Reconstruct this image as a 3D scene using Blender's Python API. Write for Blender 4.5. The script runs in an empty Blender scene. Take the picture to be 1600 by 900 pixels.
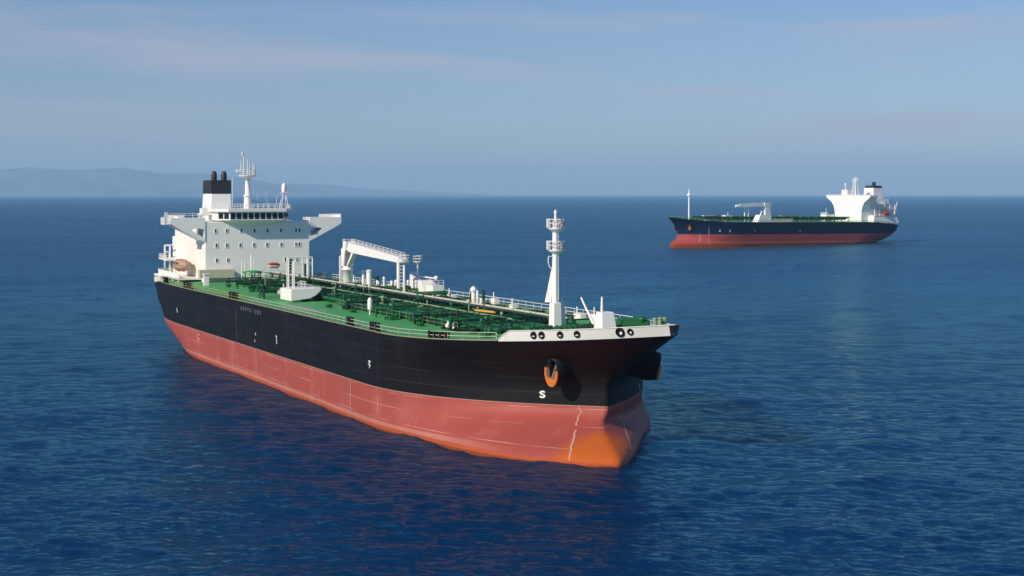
import bpy, math, random
from mathutils import Vector, Matrix

scene = bpy.context.scene
COL = scene.collection
PI = math.pi

# ------------------------------------------------------------------ camera
CAM_H = 35.19
cam_d = bpy.data.cameras.new("camera")
cam_d.sensor_width = 36.0
cam_d.lens = 36.0 * 2412.0 / 1600.0
cam_d.shift_y = -(450 - 303.2) / 1600.0
cam_d.clip_start = 1.0
cam_d.clip_end = 250000.0
cam = bpy.data.objects.new("camera", cam_d)
cam.location = (0, 0, CAM_H)
cam.rotation_euler = (PI / 2, 0, 0)
COL.objects.link(cam)
scene.camera = cam

# ------------------------------------------------------------------ light
SUN_AZ = math.radians(45)     # light travels towards (cos, sin) of this
SUN_EL = math.radians(31)
sd = bpy.data.lights.new("sun", "SUN")
sd.energy = 5.0
sd.angle = math.radians(0.6)
sd.color = (1.0, 0.89, 0.74)
sun = bpy.data.objects.new("sun", sd)
trav = Vector((math.cos(SUN_AZ) * math.cos(SUN_EL), math.sin(SUN_AZ) * math.cos(SUN_EL), -math.sin(SUN_EL)))
sun.rotation_euler = trav.to_track_quat('-Z', 'Y').to_euler()
sun.location = (-400, -300, 400)
COL.objects.link(sun)

world = bpy.data.worlds.new("World")
scene.world = world
world.use_nodes = True
wn, wl = world.node_tree.nodes, world.node_tree.links
for n in list(wn):
    wn.remove(n)
wo = wn.new("ShaderNodeOutputWorld")
bg = wn.new("ShaderNodeBackground")
sky = wn.new("ShaderNodeTexSky")
sky.sky_type = 'NISHITA'
sky.sun_disc = False
sky.sun_elevation = SUN_EL
# towards the sun: (-cos, -sin); Blender's sky measures rotation clockwise from +Y
sky.sun_rotation = math.atan2(-math.cos(SUN_AZ), -math.sin(SUN_AZ))
sky.altitude = 0
sky.air_density = 1.0
sky.dust_density = 0.35
sky.ozone_density = 3.0
bg.inputs["Strength"].default_value = 0.092
# thin high cirrus streaks in the sky itself
tc = wn.new("ShaderNodeTexCoord")
mp = wn.new("ShaderNodeMapping")
mp.inputs["Scale"].default_value = (3.0, 1.0, 34.0)
mp.inputs["Rotation"].default_value = (0, math.radians(3.5), 0)
mp.inputs["Location"].default_value = (1.3, 0.0, 0.85)
nz = wn.new("ShaderNodeTexNoise")
nz.inputs["Scale"].default_value = 1.7
nz.inputs["Detail"].default_value = 5.0
nz.inputs["Roughness"].default_value = 0.45
rp = wn.new("ShaderNodeValToRGB")
rp.color_ramp.elements[0].position = 0.50
rp.color_ramp.elements[0].color = (0, 0, 0, 1)
rp.color_ramp.elements[1].position = 0.74
rp.color_ramp.elements[1].color = (0.58, 0.58, 0.58, 1)
mixc = wn.new("ShaderNodeMix")
mixc.data_type = 'RGBA'
mixc.inputs[7].default_value = (5.3, 5.1, 6.1, 1)
wl.new(tc.outputs["Generated"], mp.inputs["Vector"])
wl.new(mp.outputs["Vector"], nz.inputs["Vector"])
wl.new(nz.outputs["Fac"], rp.inputs["Fac"])
wl.new(rp.outputs["Color"], mixc.inputs[0])
tint = wn.new("ShaderNodeMix")
tint.data_type = 'RGBA'; tint.blend_type = 'MULTIPLY'
tint.inputs[0].default_value = 1.0
tint.inputs[7].default_value = (0.74, 0.79, 0.97, 1)
wl.new(sky.outputs["Color"], tint.inputs[6])
sep = wn.new("ShaderNodeSeparateXYZ")
wl.new(tc.outputs["Generated"], sep.inputs[0])
upr = wn.new("ShaderNodeMapRange")
upr.inputs["From Min"].default_value = 0.11; upr.inputs["From Max"].default_value = 0.40
wl.new(sep.outputs[2], upr.inputs["Value"])
deep = wn.new("ShaderNodeMix")
deep.data_type = 'RGBA'; deep.blend_type = 'MULTIPLY'
deep.inputs[7].default_value = (0.24, 0.66, 1.0, 1)
wl.new(upr.outputs[0], deep.inputs[0])
wl.new(tint.outputs[2], deep.inputs[6])
wl.new(deep.outputs[2], mixc.inputs[6])
wl.new(mixc.outputs[2], bg.inputs["Color"])
wl.new(bg.outputs["Background"], wo.inputs["Surface"])

scene.view_settings.view_transform = 'Standard'
scene.view_settings.look = 'None'
scene.view_settings.gamma = 1.0
scene.view_settings.exposure = 0.0
scene.render.engine = 'CYCLES'
scene.cycles.use_denoising = True
scene.cycles.max_bounces = 8
scene.cycles.volume_bounces = 2
scene.cycles.sample_clamp_indirect = 6.0

# ------------------------------------------------------------------ node helpers
class NT:
    def __init__(self, name):
        self.m = bpy.data.materials.new(name)
        self.m.use_nodes = True
        self.t = self.m.node_tree
        self.p = self.t.nodes["Principled BSDF"]
        self.out = self.t.nodes["Material Output"]
    def link(self, a, b):
        self.t.links.new(a, b)
    def set(self, sock, v):
        if isinstance(v, bpy.types.NodeSocket):
            self.link(v, sock)
        else:
            if isinstance(v, tuple) and len(v) == 3 and sock.type == 'RGBA':
                v = v + (1,)
            sock.default_value = v
    def node(self, kind, **kw):
        n = self.t.nodes.new(kind)
        for k, v in kw.items():
            setattr(n, k, v)
        return n
    def coord(self):
        return self.node("ShaderNodeTexCoord").outputs["Object"]
    def mapping(self, vec, scale=(1, 1, 1), loc=(0, 0, 0), rot=(0, 0, 0)):
        n = self.node("ShaderNodeMapping")
        self.link(vec, n.inputs["Vector"])
        n.inputs["Scale"].default_value = scale
        n.inputs["Location"].default_value = loc
        n.inputs["Rotation"].default_value = rot
        return n.outputs["Vector"]
    def noise(self, vec, scale, detail=4.0, rough=0.55, lac=2.0):
        n = self.node("ShaderNodeTexNoise")
        self.link(vec, n.inputs["Vector"])
        n.inputs["Scale"].default_value = scale
        n.inputs["Detail"].default_value = detail
        n.inputs["Roughness"].default_value = rough
        n.inputs["Lacunarity"].default_value = lac
        return n.outputs["Fac"]
    def math(self, op, a, b=0.0, c=0.0):
        n = self.node("ShaderNodeMath", operation=op)
        self.set(n.inputs[0], a); self.set(n.inputs[1], b); self.set(n.inputs[2], c)
        return n.outputs[0]
    def step(self, v, lo, hi):
        n = self.node("ShaderNodeMapRange")
        n.interpolation_type = 'SMOOTHSTEP'
        self.set(n.inputs["Value"], v)
        n.inputs["From Min"].default_value = lo
        n.inputs["From Max"].default_value = hi
        return n.outputs["Result"]
    def mix(self, f, a, b):
        n = self.node("ShaderNodeMix", data_type='RGBA')
        self.set(n.inputs[0], f); self.set(n.inputs[6], a); self.set(n.inputs[7], b)
        return n.outputs[2]
    def xyz(self, vec):
        n = self.node("ShaderNodeSeparateXYZ")
        self.link(vec, n.inputs[0])
        return n.outputs
    def line(self, v, period, width, off=0.0):
        # 1 on a thin line every `period` metres
        a = self.math('PINGPONG', self.math('ADD', v, off), period / 2)
        return self.math('LESS_THAN', a, width)
    def band(self, v, centre, width):
        return self.math('LESS_THAN', self.math('ABSOLUTE', self.math('SUBTRACT', v, centre)), width)
    def bump(self, h, strength=0.3, dist=0.05):
        n = self.node("ShaderNodeBump")
        n.inputs["Strength"].default_value = strength
        n.inputs["Distance"].default_value = dist
        self.link(h, n.inputs["Height"])
        if self.p: self.link(n.outputs["Normal"], self.p.inputs["Normal"])
    def base(self, c):
        self.set(self.p.inputs["Base Color"], c)
    def rough(self, r):
        self.set(self.p.inputs["Roughness"], r)

def paint(name, col, var=0.12, rough=0.45, rust=0.0, scale=0.35, metallic=0.0, streak=True):
    n = NT(name)
    co = n.coord()
    a = n.noise(co, scale, 5)
    dark = tuple(c * (1 - var) for c in col)
    light = tuple(min(1, c * (1 + var * .5)) for c in col)
    c = n.mix(a, dark, light)
    if rust > 0:
        st = n.noise(n.mapping(co, (1.6, 1.6, 0.16)), 0.8, 6, 0.65)
        m = n.math('MULTIPLY', n.step(st, 0.60, 0.78), rust)
        c = n.mix(m, c, (0.33, 0.17, 0.08))
        sp = n.noise(co, 1.7, 6, 0.7)
        c = n.mix(n.math('MULTIPLY', n.step(sp, 0.66, 0.74), rust), c, (0.22, 0.09, 0.04))
    n.base(c)
    n.rough(rough)
    n.p.inputs["Metallic"].default_value = metallic
    return n.m

M = {}
M['white'] = paint('white_paint', (0.85, 0.835, 0.80), .07, .4, .22)
M['white_clean'] = paint('white_gear_paint', (0.80, 0.78, 0.75), .06, .4, .08)
M['white_rusty'] = paint('worn_white_paint', (0.82, 0.77, 0.70), .12, .5, .75, .6)
M['cream'] = paint('cream_paint', (0.52, 0.47, 0.37), .18, .55, .35)
M['yellow'] = paint('yellow_paint', (0.62, 0.36, 0.03), .15, .5, .1)
M['yellowish'] = paint('faded_yellow_paint', (0.50, 0.43, 0.18), .2, .55, .3)
M['port_black'] = paint('bulwark_black', (0.016, 0.017, 0.02), .3, .5)
M['funnelblack'] = paint('funnel_black', (0.02, 0.021, 0.026), .3, .5)
M['rubber'] = paint('dark_steel', (0.006, 0.006, 0.006), .3, .8)
M['rubber'].node_tree.nodes['Principled BSDF'].inputs['Specular IOR Level'].default_value = .2
M['green_pipe'] = paint('green_pipe_paint', (0.010, 0.115, 0.031), .45, .45, .12, .9)
M['green_dark'] = paint('dark_green_paint', (0.004, 0.032, 0.012), .4, .5, .1, .8)
M['green_bright'] = paint('bright_green_paint', (0.02, 0.26, 0.06), .3, .4, .05)
M['green_pale'] = paint('pale_green_paint', (0.22, 0.33, 0.19), .25, .5, .2)
M['orange'] = paint('orange_paint', (0.62, 0.17, 0.02), .3, .5, .3, 1.5)
M['rust'] = paint('rusty_steel', (0.16, 0.12, 0.09), .5, .75, .5, 1.2)
M['lifeboat_brown'] = paint('faded_brown_plastic', (0.40, 0.25, 0.18), .35, .6, .55, .6)
M['lifeboat_red'] = paint('orange_red_plastic', (0.50, 0.055, 0.02), .2, .5, .1)
M['rail_cream'] = paint('rail_paint', (0.60, 0.57, 0.46), .2, .5, .25)
M['gutter'] = paint('gutter_paint', (0.30, 0.28, 0.17), .4, .6, .5, 1.0)
M['grey'] = paint('grey_paint', (0.30, 0.31, 0.31), .2, .55, .2)
M['mark_faded'] = paint('mark_faded', (0.26, 0.26, 0.26), .15, .6)
M['window_far'] = paint('stained_pane', (0.50, 0.46, 0.40), .2, .5)
M['mark'] = paint('mark_white', (0.75, 0.75, 0.72), .1, .6, .05)

g = NT('window_glass')
g.base((0.012, 0.016, 0.022)); g.rough(0.06)
M['glass'] = g.m

def hull_mat(name, top, red, bulb=True, boot=6.05, seam=1.0, bulbcol=(0.50, 0.115, 0.022)):
    n = NT(name)
    co = n.coord()
    x, y, z = n.xyz(co)
    wob = n.noise(n.mapping(co, (0.05, 0.05, 0.6)), 1.0, 3)
    grime = n.noise(n.mapping(co, (0.25, 0.25, 0.035)), 1.0, 6, .6)
    soft = n.noise(n.mapping(co, (0.06, 0.06, 0.12)), 1.0, 4)
    # topsides
    topc = n.mix(soft, tuple(c * .75 for c in top), tuple(c * 1.35 for c in top))
    topc = n.mix(n.math('MULTIPLY', n.step(grime, .57, .75), .28), topc, tuple(min(1, c * 2.2 + .012) for c in top))
    rs = n.noise(n.mapping(co, (0.9, 0.9, 0.05)), 1.0, 5, .7)
    topc = n.mix(n.math('MULTIPLY', n.step(rs, .68, .80), .30 * seam), topc, (0.10, 0.075, 0.06))
    # red boot top
    redc = n.mix(soft, tuple(c * .88 for c in red), tuple(min(1, c * 1.1) for c in red))
    redc = n.mix(n.math('MULTIPLY', n.step(grime, .50, .74), .50), redc, tuple(min(1, c * 1.15 + .055) for c in red))
    fine = n.noise(n.mapping(co, (1.2, 1.2, 0.25)), 1.0, 6, .7)
    redc = n.mix(n.math('MULTIPLY', n.step(fine, .58, .74), .30), redc, tuple(c * .62 for c in red))
    # plates differ a little in tone
    cx = n.node("ShaderNodeCombineXYZ")
    n.link(n.math('FLOOR', n.math('DIVIDE', n.math('ADD', x, 3.0), 7.7)), cx.inputs[0]); n.link(n.math('FLOOR', n.math('DIVIDE', n.math('ADD', z, .4), 2.05)), cx.inputs[2])
    wnz = n.node("ShaderNodeTexWhiteNoise"); n.link(cx.outputs[0], wnz.inputs["Vector"])
    tone = wnz.outputs["Value"]
    redc = n.mix(n.math('MULTIPLY', tone, .30), redc, tuple(c * .72 for c in red))
    topc = n.mix(n.math('MULTIPLY', tone, .5), topc, tuple(c * 1.9 for c in top))
    # plate seams
    brk = n.step(n.noise(n.mapping(co, (.09, .09, .4)), 1.0, 3), .42, .62)
    aft_ = n.math('LESS_THAN', x, 196.0)
    s1 = n.math('MULTIPLY', n.line(x, 15.4, 0.075, 3.0), aft_)
    s2 = n.line(n.math('ADD', z, n.math('MULTIPLY', wob, .10)), 2.05, 0.035, 0.4)
    s3 = n.math('MULTIPLY', n.line(x, 5.1, 0.04, 1.1), aft_)
    sm = n.math('MULTIPLY', n.math('MAXIMUM', s1, n.math('MAXIMUM', s2, n.math('MULTIPLY', s3, .5))), n.math('MULTIPLY', brk, .70 * seam))
    redc = n.mix(sm, redc, (0.62, 0.36, 0.30))
    topc = n.mix(n.math('MULTIPLY', sm, .55), topc, (0.075, 0.075, 0.08))
    if bulb:
        # worn patch of older orange coating over the bulb
        d = n.node("ShaderNodeVectorMath", operation='DISTANCE')
        n.link(n.mapping(co, (1, 1, 1.55)), d.inputs[0])
        d.inputs[1].default_value = (225.0, -3.5, -.6 * 1.55)
        dd = n.math('ADD', d.outputs["Value"], n.math('MULTIPLY', n.noise(co, .5, 6, .65), 2.4))
        orc = n.mix(fine, tuple(c * .9 for c in bulbcol), tuple(c * 1.1 for c in bulbcol))
        redc = n.mix(n.math('MULTIPLY', n.math('SUBTRACT', 1.0, n.step(dd, 8.2, 11.6)), .96), redc, orc)
    # paler line with an orange edge just above the water
    zw = n.math('ADD', z, n.math('MULTIPLY', wob, .5))
    redc = n.mix(n.math('MULTIPLY', n.math('SUBTRACT', n.step(zw, .75, .95), n.step(zw, 1.35, 1.6)), n.math('MULTIPLY', n.step(x, 216, 196), .32)), redc, (0.60, 0.33, 0.25))
    redc = n.mix(n.math('SUBTRACT', 1.0, n.step(zw, .55, .85)), redc, (0.38, 0.075, 0.018))
    wet = n.math('SUBTRACT', 1.0, n.step(n.math('ADD', z, n.math('MULTIPLY', fine, .3)), .18, .40))
    redc = n.mix(n.math('MULTIPLY', wet, .6), redc, (0.08, 0.02, 0.01))
    # painted line between the two coats
    edge = n.math('MULTIPLY', n.band(z, boot + .06, .06), .6)
    m = n.math('GREATER_THAN', z, boot)
    c = n.mix(m, redc, topc)
    c = n.mix(edge, c, (0.55, 0.33, 0.28))
    n.base(c)
    n.rough(n.math('ADD', .40, n.math('MULTIPLY', grime, .22)))
    n.p.inputs['Specular IOR Level'].default_value = .13
    bh = n.noise(n.mapping(co, (.33, .33, .30)), 1.0, 2)
    n.bump(n.math('ADD', bh, n.math('MULTIPLY', s1, -.25)), .60, .14)
    return n.m

M['hull'] = hull_mat('hull_coating', (0.0070, 0.0066, 0.0072), (0.345, 0.074, 0.058))
M['hull_far'] = hull_mat('navy_hull_coating', (0.002, 0.010, 0.032), (0.33, 0.058, 0.05), bulb=False, seam=.5)

def deck_mat():
    n = NT('green_deck_paint')
    co = n.coord()
    a = n.noise(co, .22, 6, .6)
    b = n.noise(n.mapping(co, (.05, .5, 1)), 1.0, 5, .65)
    c = n.mix(a, (0.044, 0.265, 0.066), (0.084, 0.37, 0.102))
    worn = n.math('MULTIPLY', n.step(b, .60, .72), .55)
    c = n.mix(worn, c, (0.27, 0.27, 0.22))
    x, y, z = n.xyz(co)
    c = n.mix(n.math('MULTIPLY', n.line(x, 4.1, .06), .25), c, (0.02, 0.08, 0.03))
    # worn, trodden patch beside the hose arm
    d = n.node("ShaderNodeVectorMath", operation='LENGTH')
    n.link(n.mapping(co, (.055, .30, 0), (-130 * .055, 16.2 * .30, 0)), d.inputs[0])
    dd = n.math('ADD', d.outputs["Value"], n.math('MULTIPLY', n.noise(n.mapping(co, (.12, .9, 1)), 1.0, 6, .7), 1.6))
    c = n.mix(n.math('MULTIPLY', n.math('SUBTRACT', 1.0, n.step(dd, 1.0, 1.7)), .75), c, (0.30, 0.30, 0.25))
    n.base(c); n.rough(.6)
    return n.m
M['deck'] = deck_mat()

def bulwark_mat():
    n = NT('bulwark_white_paint')
    co = n.coord()
    a = n.noise(co, .3, 5)
    c = n.mix(a, (0.58, 0.56, 0.50), (0.66, 0.64, 0.60))
    st = n.noise(n.mapping(co, (1.4, 1.4, .2)), 1.0, 6, .65)
    c = n.mix(n.math('MULTIPLY', n.step(st, .58, .75), .4), c, (0.36, 0.27, 0.17))
    n.base(c); n.rough(.45)
    return n.m
M['bulwark'] = bulwark_mat()

# ------------------------------------------------------------------ mesh builder
class MB:
    def __init__(self):
        self.v, self.f, self.s = [], [], []
    def add(self, vs, fs, smooth=False):
        o = len(self.v)
        self.v += [tuple(p) for p in vs]
        for q in fs:
            self.f.append(tuple(i + o for i in q)); self.s.append(smooth)
        return self
    def box(self, x0, x1, y0, y1, z0, z1):
        vs = [(x0, y0, z0), (x1, y0, z0), (x1, y1, z0), (x0, y1, z0), (x0, y0, z1), (x1, y0, z1), (x1, y1, z1), (x0, y1, z1)]
        return self.add(vs, [(0, 3, 2, 1), (4, 5, 6, 7), (0, 1, 5, 4), (1, 2, 6, 5), (2, 3, 7, 6), (3, 0, 4, 7)])
    def frustum(self, b, t):
        # b, t = (x0,x1,y0,y1,z)
        vs = [(b[0], b[2], b[4]), (b[1], b[2], b[4]), (b[1], b[3], b[4]), (b[0], b[3], b[4]),
              (t[0], t[2], t[4]), (t[1], t[2], t[4]), (t[1], t[3], t[4]), (t[0], t[3], t[4])]
        return self.add(vs, [(0, 3, 2, 1), (4, 5, 6, 7), (0, 1, 5, 4), (1, 2, 6, 5), (2, 3, 7, 6), (3, 0, 4, 7)])
    def tube(self, p, q, r, r2=None, n=8, caps=True):
        p, q = Vector(p), Vector(q)
        if r2 is None: r2 = r
        d = (q - p)
        if d.length < 1e-6: return self
        d.normalize()
        a = d.orthogonal().normalized(); b = d.cross(a)
        vs = []
        for c, rr in ((p, r), (q, r2)):
            for i in range(n):
                t = 2 * PI * i / n
                vs.append(c + a * math.cos(t) * rr + b * math.sin(t) * rr)
        self.add(vs, [(i, (i + 1) % n, n + (i + 1) % n, n + i) for i in range(n)], n > 4)
        if caps:
            self.add(vs[:n], [tuple(range(n - 1, -1, -1))]); self.add(vs[n:], [tuple(range(n))])
        return self
    def path(self, pts, r, n=6):
        for p, q in zip(pts, pts[1:]): self.tube(p, q, r, n=n)
        return self
    def lathe(self, prof, c=(0, 0, 0), n=12):
        # prof: list of (r, z)
        vs = []
        for r, z in prof:
            for i in range(n):
                t = 2 * PI * i / n
                vs.append((c[0] + r * math.cos(t), c[1] + r * math.sin(t), c[2] + z))
        fs = []
        for k in range(len(prof) - 1):
            for i in range(n):
                j = (i + 1) % n
                fs.append((k * n + i, k * n + j, (k + 1) * n + j, (k + 1) * n + i))
        self.add(vs, fs, True)
        self.add(vs[:n], [tuple(range(n - 1, -1, -1))]); self.add(vs[-n:], [tuple(range(n))])
        return self
    def prism(self, pts, d):
        # polygon pts (3D, planar) extruded by vector d
        n = len(pts); d = Vector(d)
        vs = [Vector(p) for p in pts] + [Vector(p) + d for p in pts]
        fs = [tuple(range(n - 1, -1, -1)), tuple(range(n, 2 * n))]
        fs += [(i, (i + 1) % n, n + (i + 1) % n, n + i) for i in range(n)]
        return self.add(vs, fs)
    def ring_prism(self, outer, inner, d):
        # same count of points: band between outer and inner loops, extruded
        n = len(outer); d = Vector(d)
        o = [Vector(p) for p in outer]; i_ = [Vector(p) for p in inner]
        vs = o + i_ + [p + d for p in o] + [p + d for p in i_]
        fs = []
        for k in range(n):
            j = (k + 1) % n
            fs += [(k, j, n + j, n + k), (2 * n + k, 3 * n + k, 3 * n + j, 2 * n + j),
                   (k, 2 * n + k, 2 * n + j, j), (n + k, n + j, 3 * n + j, 3 * n + k)]
        return self.add(vs, fs)
    def loft(self, rings, close0=True, close1=True, smooth=True):
        n = len(rings[0]); vs = [p for r in rings for p in r]; fs = []
        for k in range(len(rings) - 1):
            for i in range(n):
                j = (i + 1) % n
                fs.append((k * n + i, k * n + j, (k + 1) * n + j, (k + 1) * n + i))
        self.add(vs, fs, smooth)
        if close0: self.add(rings[0], [tuple(range(n - 1, -1, -1))])
        if close1: self.add(rings[-1], [tuple(range(n))])
        return self
    def rail(self, pts, h=1.1, sp=1.8, r=.05, bars=(1.0, .55), posts=True):
        for p, q in zip(pts, pts[1:]):
            p, q = Vector(p), Vector(q)
            L = (q - p).length; k = max(1, int(round(L / sp)))
            for b in bars:
                self.tube(p + Vector((0, 0, h * b)), q + Vector((0, 0, h * b)), r, n=5)
            if posts:
                for i in range(k + 1):
                    a = p.lerp(q, i / k)
                    self.tube(a, a + Vector((0, 0, h)), r * 1.1, n=5)
        return self
    def build(self, name, mat, parent=None):
        me = bpy.data.meshes.new(name)
        me.from_pydata(self.v, [], self.f)
        me.polygons.foreach_set("use_smooth", self.s)
        me.materials.append(mat)
        me.validate(); me.update()
        o = bpy.data.objects.new(name, me)
        COL.objects.link(o)
        if parent is not None: o.parent = parent
        return o

def recalc(o):
    import bmesh
    bm = bmesh.new(); bm.from_mesh(o.data)
    bmesh.ops.recalc_face_normals(bm, faces=bm.faces)
    bm.to_mesh(o.data); bm.free()

def thing(name, label, cat, loc=(0, 0, 0), rotz=0.0, group=None):
    o = bpy.data.objects.new(name, None)
    COL.objects.link(o)
    o.location = loc; o.rotation_euler = (0, 0, rotz)
    o.empty_display_size = 2
    o['label'] = label; o['category'] = cat
    if group: o['group'] = group
    return o

def structure(o, kind='structure', label=None, cat=None):
    o['kind'] = kind
    if label: o['label'] = label
    if cat: o['category'] = cat
    return o

# ------------------------------------------------------------------ sea
SEA_R = 47000.0
def sea():
    import numpy as np
    # fan-shaped sheet, finest near the camera, running out to the horizon
    rows = [110.0]
    while rows[-1] < 2600:
        r = rows[-1]; rows.append(r + max(.26, min(r * r / 100000.0, 40)))
    while rows[-1] < SEA_R: rows.append(min(SEA_R, rows[-1] * 1.12))
    rows = np.array(rows)
    half_a = math.radians(34); nc = 660
    ang = np.linspace(-half_a, half_a, nc)
    r, a = np.meshgrid(rows, ang, indexing='ij')
    X, Y = r * np.sin(a), r * np.cos(a)
    step = np.maximum(np.gradient(rows), rows * (ang[1] - ang[0]) * .7)[:, None]
    rs = np.random.RandomState(11)
    Zs = np.zeros_like(X)
    lams = np.concatenate([np.exp(np.linspace(math.log(1.1), math.log(13), 90)), np.exp(np.linspace(math.log(15), math.log(48), 16))])
    for lam in lams:
        th = PI / 2 + .22 + rs.normal() * .75
        k = 2 * PI / lam
        amp = .0034 * lam * (1.0 if lam < 4.5 else (4.5 / lam) ** .75) if lam < 14 else .0021 * lam
        amp *= rs.uniform(.6, 1.4)
        # waves too short for the local mesh spacing are left to the bump
        w = np.clip((lam / step - 2.4) / 5.0, 0, 1)
        phs = k * (X * math.cos(th) + Y * math.sin(th)) + rs.uniform(0, 2 * PI)
        # slow gusty modulation so that the pattern never repeats as a grid
        g = .70 + .60 * np.sin(X * rs.uniform(-.03, .03) + Y * rs.uniform(-.03, .03) + rs.uniform(0, 6)) * np.sin(X * rs.uniform(-.07, .07) + Y * rs.uniform(-.05, .05) + rs.uniform(0, 6))
        Zs += amp * w * g * (np.sin(phs) - .30 * np.cos(2 * phs))
    vs = np.stack([X, Y, Zs], -1).reshape(-1, 3)
    nr = len(rows)
    i, j = np.meshgrid(np.arange(nr - 1), np.arange(nc - 1), indexing='ij')
    q = (i * nc + j).ravel()
    fs = np.stack([q, q + 1, q + nc + 1, q + nc], -1)[:, ::-1]
    # remaining sea round and behind the camera: plain sheet
    off = len(vs)
    back = [(0.0, 0.0, 0.0)]
    m = 60; rad = [110.0, 400.0, 3000.0, SEA_R]
    for rr in rad:
        for t in np.linspace(PI / 2 + half_a, PI / 2 - half_a + 2 * PI, m + 1)[:]:
            back.append((rr * math.cos(t), rr * math.sin(t), 0.0))
    bf = []
    for u in range(m):
        bf.append((off, off + 1 + u, off + 2 + u))
    bf.append((off, off + 1 + m, off + 1))
    for kq in range(len(rad) - 1):
        for u in range(m):
            p = off + 1 + kq * (m + 1) + u
            bf.append((p, p + m + 1, p + m + 2, p + 1))
    n_ = NT('sea_water')
    co = n_.coord()
    dist = n_.node("ShaderNodeVectorMath", operation='LENGTH')
    n_.link(co, dist.inputs[0])
    far_ = n_.step(dist.outputs["Value"], 150.0, 900.0)       # waves the mesh no longer resolves; also lifts the far reflection
    chop = n_.noise(n_.mapping(co, (.22, .36, 1), rot=(0, 0, -.12)), 1.0, 5, .6)
    rip = n_.noise(n_.mapping(co, (1.1, 1.7, 1), rot=(0, 0, .25)), 1.0, 5, .68)
    patch = n_.noise(n_.mapping(co, (.004, .011, 1)), 1.0, 3, .5)
    amp = n_.math('ADD', .6, n_.math('MULTIPLY', patch, .8))
    ch = n_.math('MULTIPLY', chop, n_.math('ADD', .45, n_.math('MULTIPLY', far_, 1.0)))
    ch2 = n_.noise(n_.mapping(co, (.045, .12, 1), rot=(0, 0, .1)), 1.0, 4, .6)
    ch = n_.math('ADD', ch, n_.math('MULTIPLY', ch2, n_.math('MULTIPLY', far_, 2.6)))
    h = n_.math('MULTIPLY', n_.math('ADD', ch, n_.math('MULTIPLY', rip, .14)), amp)
    n_.bump(h, 1.0, 1.0)
    n_.t.nodes.remove(n_.p)
    bn = [x for x in n_.t.nodes if x.bl_idname == 'ShaderNodeBump'][0].outputs["Normal"]
    df = n_.node("ShaderNodeBsdfDiffuse"); gl = n_.node("ShaderNodeBsdfGlossy"); fr = n_.node("ShaderNodeFresnel"); ms = n_.node("ShaderNodeMixShader")
    body = n_.mix(patch, (0.0001, 0.0190, 0.070), (0.0001, 0.0240, 0.088))
    n_.set(df.inputs["Color"], body)
    n_.set(gl.inputs["Color"], (0.52, 0.95, 1.0, 1))
    n_.set(gl.inputs["Roughness"], n_.math('ADD', .055, n_.math('MULTIPLY', far_, .27)))
    fr.inputs["IOR"].default_value = 1.333
    n_.link(bn, gl.inputs["Normal"]); n_.link(bn, fr.inputs["Normal"])
    n_.link(n_.math('MULTIPLY', fr.outputs[0], n_.math('ADD', .70, n_.math('MULTIPLY', far_, .30))), ms.inputs[0])  # reflection share grows with distance, a brightness gradient put into the water
    n_.link(df.outputs[0], ms.inputs[1]); n_.link(gl.outputs[0], ms.inputs[2])
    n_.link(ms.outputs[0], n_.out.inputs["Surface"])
    allv = np.concatenate([vs, np.array(back)]).astype(np.float32)
    tri = [f for f in bf if len(f) == 3]; quad = np.array([f for f in bf if len(f) == 4])
    quads = np.concatenate([fs, quad])
    loops = np.concatenate([quads.ravel(), np.array(tri).ravel()]).astype(np.int32)
    starts = np.concatenate([np.arange(len(quads)) * 4, len(quads) * 4 + np.arange(len(tri)) * 3]).astype(np.int32)
    me = bpy.data.meshes.new('sea')
    me.vertices.add(len(allv)); me.vertices.foreach_set("co", allv.ravel())
    me.loops.add(len(loops)); me.loops.foreach_set("vertex_index", loops)
    me.polygons.add(len(starts)); me.polygons.foreach_set("loop_start", starts)
    me.polygons.foreach_set("use_smooth", np.ones(len(starts), dtype=bool))
    me.materials.append(n_.m)
    me.update(calc_edges=True)
    me.validate()
    if me.polygons[len(quads) - 1].normal.z < 0 or me.polygons[0].normal.z < 0 or me.polygons[len(starts) - 1].normal.z < 0:
        import bmesh
        bm = bmesh.new(); bm.from_mesh(me)
        for f in bm.faces:
            f.normal_update()
            if f.normal.z < 0: f.normal_flip()
        bm.to_mesh(me); bm.free()
    o = bpy.data.objects.new('sea', me); COL.objects.link(o)
    structure(o)
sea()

# ------------------------------------------------------------------ hull form
def table(tb, v):
    if v <= tb[0][0]: return tb[0][1]
    for (a, b), (c, d) in zip(tb, tb[1:]):
        if v <= c:
            t = (v - a) / (c - a)
            return b + (d - b) * t
    return tb[-1][1]
TIP = [(-4, 227.5), (-1.5, 227.4), (0, 227), (1, 225.8), (2, 223.2), (3, 219.9), (4, 217.3), (5, 215.9), (6, 215.4), (10, 215.6), (12, 217.5), (14, 221.5), (16, 227.7), (17.3, 232.1), (19, 235)]
BEG = [(-4, 180), (0, 180), (6, 174.6), (17.3, 183.9), (19, 184.5)]
EXN = [(-4, 1.75), (0, 1.75), (6, 2.44), (17.3, 1.7)]
EXM = [(-4, 1.25), (0, 1.25), (3, 1.12), (6, 1.0), (17.3, 1.0)]
def skew(x, z, sgn=-1):
    if sgn > 0:
        u = max(0, min(1, (x - 198) / 12)); v = max(0, min(1, (6 - z) / 2.5)); e = max(0, min(1, (table(TIP, zn_of(x, z)) - x) / 16))
        return skew(x, z) - 1.2 * u * v * e
    # the nose of the bulb sits a little to starboard of the stem line
    t = max(0, min(1, (x - 188) / 36)); k = max(0, min(1, 1 - z / 5.2))
    return -5.0 * t * t * (3 - 2 * t) * k ** .7
SEND = [(-4, 36), (0, 28), (6, 8), (12, 1), (17.3, 0)]
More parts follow.
